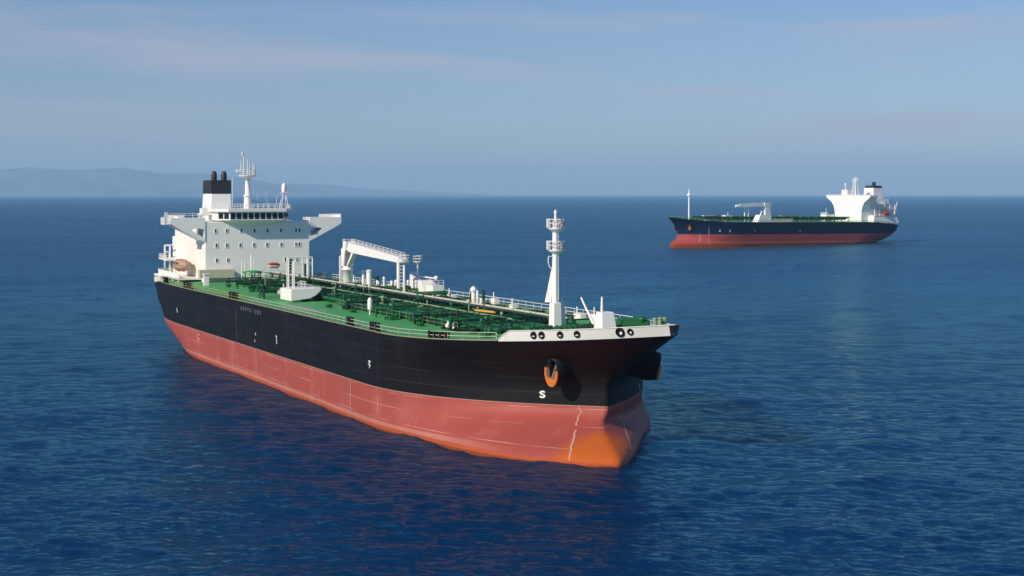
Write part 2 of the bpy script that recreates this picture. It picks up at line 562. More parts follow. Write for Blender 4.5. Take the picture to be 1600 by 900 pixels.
SBEG = [(-4, 84), (0, 80), (6, 62), (17.3, 66)]
SWID = [(-4, 1.5), (0, 3), (6, 6), (12, 10.5), (17.3, 13)]
HB = 21.1
def zdeck(x):
    t = max(0, min(1, (x - 183.9) / 48.2)); z = 14.4 + 2.89 * t * t
    if x < 32: z -= 2.4 * (32 - x) / 32
    return z
def half(x, zn):
    e, b = table(TIP, zn), table(BEG, zn)
    t = max(0, min(1, (x - b) / (e - b)))
    w = HB * (1 - t ** table(EXN, zn)) ** (1 / table(EXM, zn))
    sb, se, sw = table(SBEG, zn), table(SEND, zn), table(SWID, zn)
    if x < sb:
        t = min(1, (sb - x) / (sb - se)); w = sw + (HB - sw) * (1 - t ** 3)
    return w
def zn_of(x, z): return z * 17.3 / zdeck(x) if z > 0 else z
def hside(x, z): return half(x, zn_of(x, z))

def stations(zn, ns=150):
    e, s = table(TIP, zn), table(SEND, zn)
    out = []
    for i in range(ns + 1):
        u = i / ns
        # denser at both ends
        u = u - .115 * math.sin(2 * PI * u)
        out.append(s + (e - s) * u)
    return out

def build_hull(root, mat):
    rows = [-4, -2.5, -1, -.3, .3, 1, 1.6, 2.3, 3, 3.6, 4.3, 5, 6, 7, 8, 9, 10, 11, 12, 13, 14, 15, 16, 16.7, 17.3]
    b = MB()
    grid = {}
    ns = 150
    for sgn in (-1, 1):
        for k, zn in enumerate(rows):
            for i, x in enumerate(stations(zn, ns)):
                z = zn * zdeck(x) / 17.3 if zn > 0 else zn
                w = half(x, zn)
                grid[sgn, k, i] = len(b.v)
                b.v.append((x, sgn * w + skew(x, z, sgn), z))
    for sgn in (-1, 1):
        for k in range(len(rows) - 1):
            for i in range(ns):
                q = (grid[sgn, k, i], grid[sgn, k, i + 1], grid[sgn, k + 1, i + 1], grid[sgn, k + 1, i])
                b.f.append(q if sgn < 0 else q[::-1]); b.s.append(True)
    for k in range(len(rows) - 1):   # transom
        b.f.append((grid[-1, k, 0], grid[-1, k + 1, 0], grid[1, k + 1, 0], grid[1, k, 0])); b.s.append(True)
    o = b.build('hull', mat, root)
    import bmesh
    bm = bmesh.new(); bm.from_mesh(o.data)
    bmesh.ops.remove_doubles(bm, verts=bm.verts, dist=.004)
    bm.to_mesh(o.data); bm.free()
    return o

def build_deck(root, mat, drop=.06):
    b = MB(); xs = stations(17.3, 120); m = 8
    for x in xs:
        w = max(0, half(x, 17.3) - .03)
        for j in range(m + 1):
            y = -w + 2 * w * j / m
            b.v.append((x, y, zdeck(x) - drop + .25 * (1 - (y / HB) ** 2)))
    for i in range(len(xs) - 1):
        for j in range(m):
            a = i * (m + 1) + j
            b.f.append((a, a + m + 1, a + m + 2, a + 1)); b.s.append(True)
    return b.build('deck', mat, root)

def edge_pts(x0, x1, sgn, inset=.25, n=30, dz=0.0):
    return [(x, sgn * max(0, half(x, 17.3) - inset), zdeck(x) + dz) for x in [x0 + (x1 - x0) * i / n for i in range(n + 1)]]

_font_cache = {}
def glyph_mesh(txt):
    if txt in _font_cache: return _font_cache[txt]
    cu = bpy.data.curves.new("lettering", 'FONT'); cu.body = txt; cu.size = 1.0
    ob = bpy.data.objects.new("lettering", cu); COL.objects.link(ob)
    dg = bpy.context.evaluated_depsgraph_get()
    me = bpy.data.meshes.new_from_object(ob.evaluated_get(dg))
    vs = [tuple(v.co) for v in me.vertices]; fs = [tuple(p.vertices) for p in me.polygons]
    bpy.data.objects.remove(ob); bpy.data.curves.remove(cu); bpy.data.meshes.remove(me)
    _font_cache[txt] = (vs, fs)
    return vs, fs

def hull_letter(root, name, txt, x, z, size, sgn=-1, sx=1.0, bold=0.0, off=.05, mat=None):
    vs, fs = glyph_mesh(txt)
    w = max(v[0] for v in vs) - min(v[0] for v in vs); x0 = min(v[0] for v in vs)
    hgt = max(v[1] for v in vs)
    s = size / hgt
    b = MB()
    offs = [(0, 0)] if not bold else [(dx * bold, dz * bold) for dx, dz in ((0, 0), (1, 0), (-1, 0), (0, 1), (0, -1))]
    for q, (dx, dz) in enumerate(offs):
        out = []
        for vx, vy, _ in vs:
            u = (vx - x0 - w / 2) * s * sx + dx; hz = vy * s + dz
            X = x + (u if sgn < 0 else -u); Z = z - size / 2 + hz
            out.append((X, sgn * (hside(X, Z) + off + .004 * q), Z))
        b.add(out, fs if sgn < 0 else [f[::-1] for f in fs])
    return b.build(name, mat or M['mark'], root)

def hull_stroke(root, name, pts, r, sgn=-1, mat=None):
    # painted stroke lying on the hull, pts = (x, z): a ribbon cut into short pieces
    P = []
    for (xa, za), (xb, zb) in zip(pts, pts[1:]):
        k = max(1, int(math.hypot(xb - xa, zb - za) / .22))
        P += [(xa + (xb - xa) * i / k, za + (zb - za) * i / k) for i in range(k)]
    P.append(pts[-1])
    b = MB()
    for i, (x, z) in enumerate(P):
        xa, za = P[max(0, i - 1)]; xb, zb = P[min(len(P) - 1, i + 1)]
        L = math.hypot(xb - xa, zb - za); nx, nz = -(zb - za) / L * r, (xb - xa) / L * r
        for q in (1, -1):
            X, Z = x + nx * q, z + nz * q
            b.v.append((X, sgn * (hside(X, Z) + .07) + skew(X, Z, sgn), Z))
    for i in range(len(P) - 1):
        b.f.append((2 * i, 2 * i + 1, 2 * i + 3, 2 * i + 2)); b.s.append(False)
    o = b.build(name, mat or M['mark'], root)
    return o

def oval(c, ax, ay, ra, rb, n=20, sq=.0):
    c, ax, ay = Vector(c), Vector(ax), Vector(ay)
    return [c + ax * ra * math.cos(2 * PI * i / n) + ay * rb * math.sin(2 * PI * i / n) for i in range(n)]

def anchor_pocket(root, x, y, z, sgn, mat, reach=1.2):
    # hooded bolster growing out of the flare, an orange rim round its open end
    out = Vector((.34, sgn * .9, -.16)).normalized()
    up = Vector((0.10, -sgn * .22, 1)); up = (up - out * up.dot(out)).normalized()
    fx = up.cross(out).normalized()
    c0 = Vector((x - .2, y - sgn * reach, z + 1.1))
    def ring(c, ra, rb):
        pts = []
        for i in range(24):
            t = 2 * PI * i / 24
            k = math.sin(t)
            ww = ra * (1.0 if k > 0 else (1 - .10 * k * k))
            pts.append(c + fx * ww * (abs(math.cos(t)) ** .8) * (1 if math.cos(t) > 0 else -1) + up * rb * k)
        return pts
    base = Vector((x, y, z))
    r0, r1, r2 = ring(c0, 1.5, 2.5), ring(base + out * .9, 1.35, 2.25), ring(base + out * 2.2, 1.12, 1.95)
    r2i = ring(base + out * 2.17, .92, 1.70)
    r3 = ring(base + out * .7, .80, 1.45)
    b = MB()
    b.loft([r0, r1, r2, r2i], False, False)
    o = b.build('anchor_bolster', mat, root)
    c = MB(); c.loft([r2i, r3], False, True); c.build('pocket_liner', M['rust'], o)
    # rim: heavier along the bottom and outer edge
    d = MB()
    def rimring(off, grow):
        pts = []
        for i, p in enumerate(r2):
            q = Vector(p) + out * off
            cen = base + out * 2.2
            g_ = grow if grow > 0 else grow * (1 + 2.2 * max(0, -math.sin(2 * PI * i / 24)) ** 3)
            pts.append(q + (Vector(p) - cen).normalized() * g_)
        return pts
    lo = [i for i in range(24) if math.sin(2 * PI * i / 24) < .40]
    lo = sorted(lo, key=lambda i: ((i - 4) % 24))
    A, B, C, D_ = rimring(-.10, .06), rimring(.22, .06), rimring(.22, -.34), rimring(-.10, -.34)
    rings = [[A[i], B[i], C[i], D_[i]] for i in lo]
    d.loft(rings, True, True, False)
    d.build('pocket_rim', M['orange'], o)
    recalc(o)
    return base, out, up, fx

def anchor_thing(root, label, base, out, up, fx, group):
    # stockless anchor drawn home: shank running in, crown and two flukes at the mouth
    T = root.matrix_basis
    o = thing('anchor', label, 'anchor', T @ (base + out * 1.9), root.rotation_euler.z, group)
    loc = base + out * 1.9
    def L(p): return Vector(p) - loc
    b = MB(); b.tube(L(base + out * .9 + up * 1.5), L(base + out * 2.0 - up * .9), .20, .24, 8)
    b.build('shank', M['rust'], o)
    b = MB()
    b.tube(L(base + out * 2.1 - up * 1.05 - fx * .62), L(base + out * 2.1 - up * 1.05 + fx * .62), .32, n=8)
    b.build('crown', M['rust'], o)
    for s in (-1, 1):
        b = MB()
        r0 = L(base + out * 2.15 - up * 1.0 + fx * .5 * s)
        tip = L(base + out * 2.25 + up * .75 + fx * .58 * s)
        b.tube(r0, r0.lerp(tip, .6), .24, .20, 6); b.tube(r0.lerp(tip, .6), tip, .20, .04, 6)
        b.build('fluke', M['rust'], o)
    return o

# ------------------------------------------------------------------ near tanker
PSI = math.radians(25.57)
PC = 102.88
S0 = -400.0
cP, sP = math.cos(PSI), math.sin(PSI)
near = thing('oil_tanker', 'large near black and red oil tanker with green deck and white bow bulwark', 'tanker ship',
             (cP * PC + sP * S0, sP * PC - cP * S0, 0), -(PI / 2 - PSI))
NEARM = Matrix.Translation(near.location) @ Matrix.Rotation(near.rotation_euler.z, 4, 'Z')
near.matrix_basis = NEARM
R = random.Random(7)

build_hull(near, M['hull'])
build_deck(near, M['deck'])

# --- white bulwark round the bow
def bulwark(root):
    xs = [209.6 + (232.1 - 209.6) * (1 - (1 - i / 40) ** 1.6) for i in range(41)]
    stb = [(x, -half(x, 17.3)) for x in xs]
    prt = [(x, half(x, 17.3)) for x in reversed(xs[16:-1])]
    line = stb + prt
    b = MB(); rings = []
    for k, (x, y) in enumerate(line):
        z = zdeck(x)
        h = 1.30
        if k < 3: h = (.12, .85, 1.30)[k]
        xa, ya = line[max(0, k - 1)]; xb, yb = line[min(len(line) - 1, k + 1)]
        t = Vector((xb - xa, yb - ya)).normalized(); nrm = Vector((t.y, -t.x))   # outward
        f = max(0, min(1, (x - 212) / 18)) * .9
        def P(o, zz): return (x + nrm.x * o, y + nrm.y * o, z + zz)
        rings.append([P(.03, -.08), P(.03 + f * h * .45, h), P(.12 + f * h * .45, h), P(.12 + f * h * .45, h + .10),
                      P(-.20 + f * h * .45, h + .10), P(-.20 + f * h * .45, h), P(-.13 + f * h * .45, h), P(-.15, -.08)])
    b.loft(rings, True, True, False)
    o = b.build('bulwark', M['bulwark'], root)
    o.data.materials.append(M['port_black'])  # outer faces from the bow tip round to port are black
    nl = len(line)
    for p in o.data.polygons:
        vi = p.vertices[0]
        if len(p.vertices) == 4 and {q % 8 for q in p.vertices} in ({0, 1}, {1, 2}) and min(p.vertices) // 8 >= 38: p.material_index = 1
    # inner stays
    for k in range(3, len(line) - 2, 2):
        s = MB()
        x, y = line[k]; z = zdeck(x)
        xa, ya = line[k - 1]; xb, yb = line[k + 1]
        t = Vector((xb - xa, yb - ya)).normalized(); nr = Vector((-t.y, t.x))
        i0 = Vector((x, y, z)) + Vector((nr.x, nr.y, 0)) * .12
        s.prism([i0, i0 + Vector((nr.x * .8, nr.y * .8, 0)), i0 + Vector((-nr.x * .1, -nr.y * .1, 1.4))], (t.x * .05, t.y * .05, 0))
        s.build('bulwark_stay', M['white_clean'], o)
    recalc(o)
    # fairlead rings on solid plate, a dark disc painting each shaded hole
    def opening(x, r, dz=.70, roller=False):
        y = -half(x, 17.3)
        ya, yb = -half(x - .5, 17.3), -half(x + .5, 17.3)
        t = Vector((1, yb - ya, 0)).normalized(); nr = Vector((t.y, -t.x, 0))
        f = max(0, min(1, (x - 212) / 18)) * .9
        c = Vector((x, y, zdeck(x) + dz)) + nr * (.06 + f * dz * .45)
        upv = (Vector((0, 0, 1)) + nr * f * .45).normalized()
        nn = t.cross(upv).normalized()
        if nn.dot(nr) < 0: nn = -nn
        bb = MB()
        R0, R1, R2 = oval(c - nn * .02, t, upv, r, r, 20), oval(c + nn * .14, t, upv, r * .97, r * .97, 20), oval(c + nn * .14, t, upv, r * .74, r * .74, 20)
        R3 = oval(c + nn * .015, t, upv, r * .70, r * .70, 20)
        bb.loft([R0, R1, R2, R3], False, True, True)
        fo = bb.build('fairlead', M['rubber'], o)
        rr = MB()
        q = c + nn * .12 + t * r * .25 - upv * r * .12
        if roller:
            rr.tube(q - nn * .06, q + nn * .08, r * .30, n=12); rr.build('roller', M['white_clean'], fo)
        else:
            q = c + nn * .06 - upv * r * .30
            rr.tube(q - t * r * .45, q + t * r * .45, r * .20, n=8); rr.build('roller', M['cream'], fo)
        recalc(fo)
    for x, r in ((215.0, .50), (216.15, .50), (218.7, .48), (220.95, .48)): opening(x, r)
    opening(226.3, .66, .74, True); opening(227.5, .44, .74, True)
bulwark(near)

# --- rails
def part(b, name, mat, parent=near):
    return b.build(name, mat, parent)

b = MB(); b.rail(edge_pts(112, 209.0, -1, .3, 34), 1.1, 2.1, .045, (1.0, .52)); part(b, 'railing', M['rail_cream'])
b = MB(); b.rail(edge_pts(52, 112, -1, .3, 24), 1.1, 2.2, .045, (1.0, .52)); part(b, 'railing', M['yellowish'])
b = MB(); b.rail(edge_pts(6, 226, 1, .3, 70), 1.2, 2.4, .06, (1.0, .5)); part(b, 'railing', M['white_clean'])
# flat grey-cream gutter bar along the starboard edge
for s in (-1, 1):
    b = MB()
    e = edge_pts(3, 209.3, s, .10, 80)
    for p, q in zip(e, e[1:]):
        b.tube(Vector(p) + Vector((0, 0, .06)), Vector(q) + Vector((0, 0, .06)), .10, n=4)
    part(b, 'gutter_bar', M['gutter'])
# stern bulwark
b = MB()
e = edge_pts(.3, 30, -1, .12, 14) ; e2 = edge_pts(.3, 30, 1, .12, 14)
loop = list(reversed(e2)) + e
rings = []
for k, p in enumerate(loop):
    hh = 1.25
    rings.append([(p[0], p[1], p[2] - .05), (p[0] - .10, p[1] * 1.012, p[2] + hh), (p[0], p[1] * .985, p[2] + hh), (p[0] + .05, p[1] * .985, p[2] - .05)])
b.loft(rings, True, True, False)
sb = part(b, 'stern_bulwark', M['white_rusty'])
recalc(sb)
for p in loop[::1]:
    b = MB()
    s = 1 if p[1] > 0 else -1
    b.prism([(p[0], p[1] - s * .25, p[2]), (p[0], p[1] - s * 1.0, p[2]), (p[0], p[1] - s * .3, p[2] + 1.2)], (.12, 0, 0))
    b.build('bulwark_stay', M['white_rusty'], sb)

# --- anchors and hull marks
for sgn, lab in ((-1, 'rusty anchor in the orange rimmed pocket above the letter S on the near bow'),
                 (1, 'anchor in the shaded pocket on the far side of the near tanker bow')):
    r = anchor_pocket(near, 212.7, sgn * (5.6 if sgn < 0 else 7.1), 11.35, sgn, M['hull'], 1.2 if sgn < 0 else 2.6)
    anchor_thing(near, lab, *r, group='anchors stowed at the tankers\' bows')
hull_letter(near, 'lettering', 'S', 209.3, 7.5, .92, -1, 1.0, .05)
hull_letter(near, 'lettering', 'Y', 204.2, 6.9, .9, 1, 1.0, .02)
hull_letter(near, 'lettering', 'T', 179.0, 9.3, 1.05, -1, .85, .06)
hull_stroke(near, 'hull_mark', [(178.4, 9.4), (179.0, 9.3), (179.5, 9.1)], .06)
hull_stroke(near, 'hull_mark', [(130.4, 9.65), (131.1, 9.45), (130.9, 9.0), (131.2, 8.6), (130.9, 8.2)], .13)
hull_stroke(near, 'hull_mark', [(54.7, 9.7), (54.7, 9.2), (55.5, 8.6)], .16)
hull_stroke(near, 'hull_mark', [(117.6, 9.15), (117.6, 8.65)], .14)
hull_stroke(near, 'hull_mark', [(117.1, 7.8), (117.1, 7.35)], .12)
for i, ch in enumerate('KOPPO'):
    hull_letter(near, 'lettering', ch, 107.9 + i * 1.5, 13.1, .72, -1, 1.1, 0, .05, M['mark_faded'])
for i, ch in enumerate('IEBS'):
    hull_letter(near, 'lettering', ch, 116.2 + i * 1.5, 13.1, .72, -1, 1.1, 0, .05, M['mark_faded'])
# faded draught lines down the boot topping
palered = paint('faded_mark', (0.55, 0.31, 0.26), .15, .6)
hull_stroke(near, 'draught_line', [(117.2, 6.0), (117.2, 3.2), (117.25, .9)], .028, mat=palered)
for xx, zz in ((104.2, 12.6), ):
    hull_stroke(near, 'weld_streak', [(104.2, 12.9), (104.1, 9.0), (104.2, 6.6)], .10, mat=paint('grey_streak', (.09, .09, .095), .3, .6))
hull_stroke(near, 'draught_line', [(155.3, 3.2), (155.3, .2)], .04, mat=palered)
hull_stroke(near, 'draught_line', [(170.5, 6.0), (170.55, .8)], .09, mat=palered)
hull_stroke(near, 'draught_line', [(212.85, 6.0), (212.95, 5.6), (213.5, 4.7), (214.5, 3.95), (215.2, 3.6), (216.6, 2.95), (218.4, 2.28), (220.2, 1.56), (221.5, .9), (222.0, .5)], .04, mat=palered)
hull_stroke(near, 'draught_line', [(211.9, 5.9), (211.6, 4.4), (212.7, 3.3), (214.7, 2.67), (217, 2.14), (219.2, 1.6), (220.8, 1.1)], .07, 1, mat=palered)
hull_stroke(near, 'hull_mark', [(73.2, 5.8), (73.2, 4.4), (75.6, 4.2)], .10, mat=palered)
hull_stroke(near, 'hull_mark', [(73.8, 5.3), (75.3, 5.2)], .12, mat=palered)

# --- superstructure
def superstructure(root):
    b = MB()
    b.box(13.0, 43.0, -11.7, 13.8, 13.2, 28.6)          # main block
    b.box(8.0, 13.0, -11.2, 13.0, 12.8, 24.5)
    house = b.build('superstructure', M['white'], root)
    bev = house.modifiers.new('edge', 'BEVEL'); bev.width = .12; bev.segments = 2
    # bridge wings: deep brackets with an opening
    for s, y0, y1 in ((-1, -11.7, -19.6), (1, 13.8, 21.8)):
        w = y1 - y0
        pts_o = []; 
        zt, zb = 29.6, 28.2
        # outer outline: inner top -> tip top -> tip bottom -> curve down to wall
        curve = [(1.0, zb), (.93, 27.75), (.75, 26.95), (.5, 25.95), (.25, 24.9), (.0, 23.9)]
        outer = [(0, zt), (.5, zt), (1.0, zt)] + curve
        hole = [(.03, 26.9), (.20, 27.15), (.36, 27.05), (.40, 26.85), (.38, 26.6), (.30, 26.15), (.20, 25.7), (.10, 25.25), (.03, 25.0)]
        O = [(37.5, y0 + w * a, z) for a, z in outer]; I = [(37.5, y0 + w * a, z) for a, z in hole]
        m = MB(); m.ring_prism(O, I, (5.65, 0, 0))
        wg = m.build('bridge_wing', M['white'], house); recalc(wg)
        # coaming at the tip
        c = MB()
        yt = y1
        c.box(38.0, 38.15, min(yt, yt - s * 4), max(yt, yt - s * 4), 29.62, 30.3)
        if s > 0:
            c.box(38.15, 43.0, yt - .15, yt, 29.62, 30.35)
            c.rail([(43.0, yt - 3.2, 29.6), (43.0, yt - .1, 29.6)], .75, 1.5, .12, (1.0,))
        else:
            c.box(38.15, 42.9, yt + 1.7, yt + 1.85, 29.62, 30.15)
            c.rail([(43.0, yt + 2.0, 29.6), (43.0, yt + .1, 29.6)], .5, 1.5, .1, (1.0,))
            c.rail([(43.0, yt - .2, 28.25), (43.0, yt - 1.5, 28.25), (39.0, yt - 1.5, 28.25)], 1.5, .8, .07, (1.0, .66, .33))
            c.box(42.8, 43.05, yt - 1.65, yt - 1.0, 28.2, 31.0)
            c.box(39.0, 43.1, yt - 1.6, yt, 28.1, 28.24)
        c.build('wing_coaming', M['white_clean'], wg)
    # front windows
    W = [(-9.24, 26.5), (-6.55, 26.5), (-3.06, 26.5), (.14, 26.5), (3.3, 26.5), (6.63, 26.5), (10.4, 26.5), (11.29, 26.5),
         (-9.04, 23.1), (-6.55, 23.1), (-3.31, 23.1), (.01, 23.1), (3.22, 23.1), (6.71, 23.1), (10.4, 23.1), (11.21, 23.1),
         (-8.97, 19.6), (-6.3, 19.6), (7.77, 19.6), (10.64, 19.6)]
    for y, z in W:
        m = MB()
        m.box(43.0, 43.06, y - .20, y + .20, z - .42, z + .42)
        wo_ = m.build('window', M['glass'], house)
        fr = MB()
        fr.ring_prism([(43.0, y - .32, z - .55), (43.0, y + .32, z - .55), (43.0, y + .32, z + .55), (43.0, y - .32, z + .55)],
                      [(43.0, y - .20, z - .42), (43.0, y + .20, z - .42), (43.0, y + .20, z + .42), (43.0, y - .20, z + .42)], (.10, 0, 0))
        # frame shares the window's mesh so that a window is one sub-part
        n0 = len(wo_.data.vertices)
        m.add(fr.v, fr.f); me = wo_.data; me.clear_geometry(); me.from_pydata(m.v, [], m.f)
        me.materials.append(M['white'])
        for i, p in enumerate(me.polygons): p.material_index = 0 if i < 6 else 1
        me.update()
    # peeling side wall sheet
    m = MB(); m.box(13.2, 42.7, -11.76, -11.70, 15.5, 28.4); m.build('side_wall', M['white_rusty'], house)
    # lower fore edge: cream walkway and dark recess
    m = MB(); m.box(43.05, 45.2, -13.5, -5.3, 15.6, 17.5); m.build('cross_walkway', M['cream'], house)
    # weather deck roof rail (monkey island is on the wheelhouse)
    m = MB(); m.rail([(37.2, -19.2, 29.6), (37.2, -9.2, 29.6)], 1.0, 2.0, .05); m.build('roof_railing', M['white_clean'], house)
    return house
house = superstructure(near)

def wheelhouse(root):
    def plan(f, wch, w, back, z):  # front x, front half-width, side half-width
        return [(back, -w, z), (f - 3.0, -w, z), (f, -wch, z), (f, wch, z), (f - 3.0, w, z), (back, w, z)]
    b = MB()
    b.loft([plan(43.3, 2.2, 4.2, 34, 27.75), plan(45.3, 5.8, 7.8, 34, 28.75), plan(45.6, 6.5, 8.6, 34, 29.05), plan(45.6, 6.5, 8.6, 34, 31.0)], True, True, False)
    w = b.build('wheelhouse', M['white_clean'], root); recalc(w)
    r = MB()
    r.loft([plan(46.2, 6.9, 9.2, 33.2, 30.95), plan(46.3, 7.0, 9.4, 33.2, 31.05), plan(46.3, 7.0, 9.4, 33.2, 31.75)], True, True, False)
    ro = r.build('wheelhouse_roof', M['white_clean'], w); recalc(ro)
    n = 9
    for i in range(n):
        y0 = -6.5 + 13.0 * i / n + .18; y1 = -6.5 + 13.0 * (i + 1) / n - .18
        m = MB(); m.box(45.61, 45.67, y0, y1, 29.35, 30.72); m.build('window_pane', M['glass'], w)
    for s in (-1, 1):
        p0, p1 = Vector((45.6, s * 6.5, 0)), Vector((42.6, s * 8.6, 0)); d = (p1 - p0); nr = Vector((2.1, s * 3, 0)).normalized()
        for k in range(2):
            a = p0 + d * (.08 + .46 * k); c = p0 + d * (.46 + .46 * k)
            m = MB(); m.prism([a + nr * .01 + Vector((0, 0, 29.35)), c + nr * .01 + Vector((0, 0, 29.35)), c + nr * .01 + Vector((0, 0, 30.72)), a + nr * .01 + Vector((0, 0, 30.72))], nr * .06)
            o = m.build('window_pane', M['glass'], w); recalc(o)
    m = MB()
    P = plan(46.1, 6.8, 9.2, 33.6, 31.75)
    m.rail(P + [P[0]], 1.05, 1.3, .045, (1.0, .52)); m.build('roof_railing', M['white_clean'], w)
    # small raised platform aft of the wheelhouse
    m = MB(); m.box(33.6, 37.5, -11.2, -8.5, 30.2, 30.5); m.box(33.8, 34.2, -11.0, -10.6, 28.6, 30.2); m.box(36.8, 37.2, -11.0, -10.6, 28.6, 30.2)
    m.box(34.2, 37.0, -10.8, -8.6, 30.5, 31.8); m.build('platform', M['white_clean'], w)
    return w
wheelhouse(near)

def funnel(root):
    b = MB(); b.frustum((6.5, 16.2, -3.7, 2.2, 24.3), (7.6, 15.8, -3.2, 1.9, 35.3))
    fo = b.build('funnel', M['white'], root)
    bev = fo.modifiers.new('edge', 'BEVEL'); bev.width = .15; bev.segments = 2
    b = MB(); b.frustum((7.55, 15.85, -3.25, 1.95, 35.3), (7.7, 15.85, -3.2, 1.9, 38.7)); b.build('funnel_top', M['funnelblack'], fo)
    for y in (-1.9, .65):
        b = MB()
        b.lathe([(.72, 0), (.72, 1.5), (.62, 1.95), (.40, 2.25), (.1, 2.35)], (13.6, y, 38.7), 14)
        b.build('exhaust_pipe', M['funnelblack'], fo)
    b = MB(); b.tube((16.0, 2.2, 29), (16.0, 2.2, 39.5), .07); b.build('ladder_pole', M['white_clean'], fo)
funnel(near)

def radar_mast(root):
    b = MB(); x, y = 41, -.95
    b.lathe([(.95, 31.7), (.80, 34.5), (.80, 34.6), (1.0, 34.62), (1.0, 35.0), (.66, 35.02), (.55, 38.7), (1.2, 39.3)], (x, y, 0), 14)
    m = b.build('radar_mast', M['white_clean'], root)
    c = MB(); c.lathe([(1.3, 39.2), (2.2, 39.45), (2.2, 39.65)], (x, y, 0), 16)
    pts = [(x + 2.1 * math.cos(t), y + 2.1 * math.sin(t), 39.6) for t in [2 * PI * i / 10 for i in range(11)]]
    c.rail(pts, 1.4, 1.2, .045, (1.0, .66, .33)); c.box(x - .4, x + .4, y - 2.7, y - 2.0, 40.4, 41.0)
    c.build('mast_platform', M['white_clean'], m)
    for dx, dy, h, r in ((0, -1.0, 45.3, .13), (.6, -.2, 43.6, .12), (.2, .5, 42.9, .12), (-.5, -1.5, 43.2, .10), (.8, 1.0, 42.6, .10), (.3, 1.6, 42.3, .10), (-.9, .3, 43.0, .08), (-.2, 1.9, 41.8, .16)):
        a = MB(); a.tube((x + dx, y + dy, 39.6), (x + dx, y + dy, h), r, r * .7)
        if h > 42.5: a.tube((x + dx, y + dy - .35, h - .5), (x + dx, y + dy + .35, h - .5), .05)
        a.build('antenna', M['white_clean'], m)
    a = MB(); a.lathe([(.1, 44.2), (.16, 44.3), (.16, 45.2), (.05, 45.4)], (x, y - 1.25, 0), 8); a.build('antenna', M['white_clean'], m)
    a = MB(); a.box(x - .2, x + .2, y + .5, y + 2.4, 41.0, 41.25); a.tube((x, y + 1.4, 39.6), (x, y + 1.4, 41), .15); a.build('radar_scanner', M['white_clean'], m)
radar_mast(near)

def dome_mast(root):
    b = MB(); x, y = 40.5, 8.2
    for dx, dy in ((.9, .9), (.9, -.9), (-.9, .9), (-.9, -.9)):
        b.tube((x + dx, y + dy, 31.7), (x + dx * .35, y + dy * .35, 35.5), .08, n=6)
    for z in (32.8, 34.1):
        k = 1 - (z - 31.7) / 3.8 * .65
        for (a, c), (d, e) in (((.9, .9), (.9, -.9)), ((.9, -.9), (-.9, -.9)), ((-.9, -.9), (-.9, .9)), ((-.9, .9), (.9, .9))):
            b.tube((x + a * k, y + c * k, z), (x + d * k, y + e * k, z), .05, n=5)
    b.box(x - .7, x + .7, y - .7, y + .7, 35.5, 35.65)
    m = b.build('satellite_mast', M['white_clean'], root)
    d = MB(); d.lathe([(.45, 35.65), (.58, 35.8), (.60, 36.9), (.52, 37.4), (.30, 37.75), (.06, 37.85)], (x, y, 0), 14)
    d.build('satellite_dome', M['white_clean'], m)
dome_mast(near)
for i, (y, h, lean) in enumerate(((1.6, 4.4, -.2), (2.4, 3.6, .3), (3.4, 4.2, -.5), (4.2, 2.5, .6), (5.4, 3.8, .8), (6.4, 3.2, -.5), (-5.0, 2.6, -.3), (-6.6, 1.6, .4))):
    b = MB(); x = 42 + R.uniform(-3, 3)
    b.tube((x, y, 31.7), (x, y + lean, 31.7 + h), .035, .02, 5); part(b, 'whip_antenna', M['white_clean'])

# --- boat deck and lifeboat on the starboard side
def boat_deck(root):
    b = MB()
    b.box(14, 40, -17.2, -11.78, 15.0, 15.4)
    b.prism([(9, -11.3, 18.9), (9, -12.5, 18.9), (11, -15.4, 18.9), (24, -16.4, 18.9), (24, -11.3, 18.9)], (0, 0, .2))
    d = b.build('boat_deck', M['white_rusty'], root)
    m = MB()
    P = [(40, -17.2), (22, -17.2), (16, -16.6), (12.5, -14.8), (11.5, -12)]
    for (xa, ya), (xb, yb) in zip(P, P[1:]):
        m.prism([(xa, ya, 15.0), (xb, yb, 15.0), (xb, yb, 16.7), (xa, ya, 16.5)], (.02, .16, 0))
    m.build('boat_deck_bulwark', M['white'], d)
    m = MB()
    m.rail([(24, -16.3, 19.1), (11, -15.3, 19.1), (9.1, -12.4, 19.1)], 1.1, 1.5, .05, (1.0, .5))
    m.box(9.0, 9.35, -13.6, -13.25, 14, 22.4); m.box(14.6, 14.95, -13.6, -13.25, 15, 22.4)
    m.box(9.0, 14.95, -13.6, -13.3, 22.15, 22.4); m.box(9.0, 9.3, -13.6, -11.4, 22.15, 22.4); m.box(9.0, 14.95, -13.55, -13.35, 20.6, 20.75)
    m.build('davit_frame', M['white_clean'], d)
    for x in (14, 20, 26, 32, 38):
        m = MB(); m.box(x, x + .4, -17.0, -16.6, zdeck(x), 15.0); m.build('pillar', M['white_rusty'], d)
    for x in (17, 23, 29, 35):
        m = MB(); m.box(x, x + .9, -15.5, -14.9, zdeck(x), 15.0); m.build('pillar', M['white_rusty'], d)
    m = MB()
    m.frustum((18, 26, -14.5, -11.8, 12.8), (18, 26, -14.5, -11.8, 15.0)); m.build('locker', M['white_rusty'], d)
boat_deck(near)

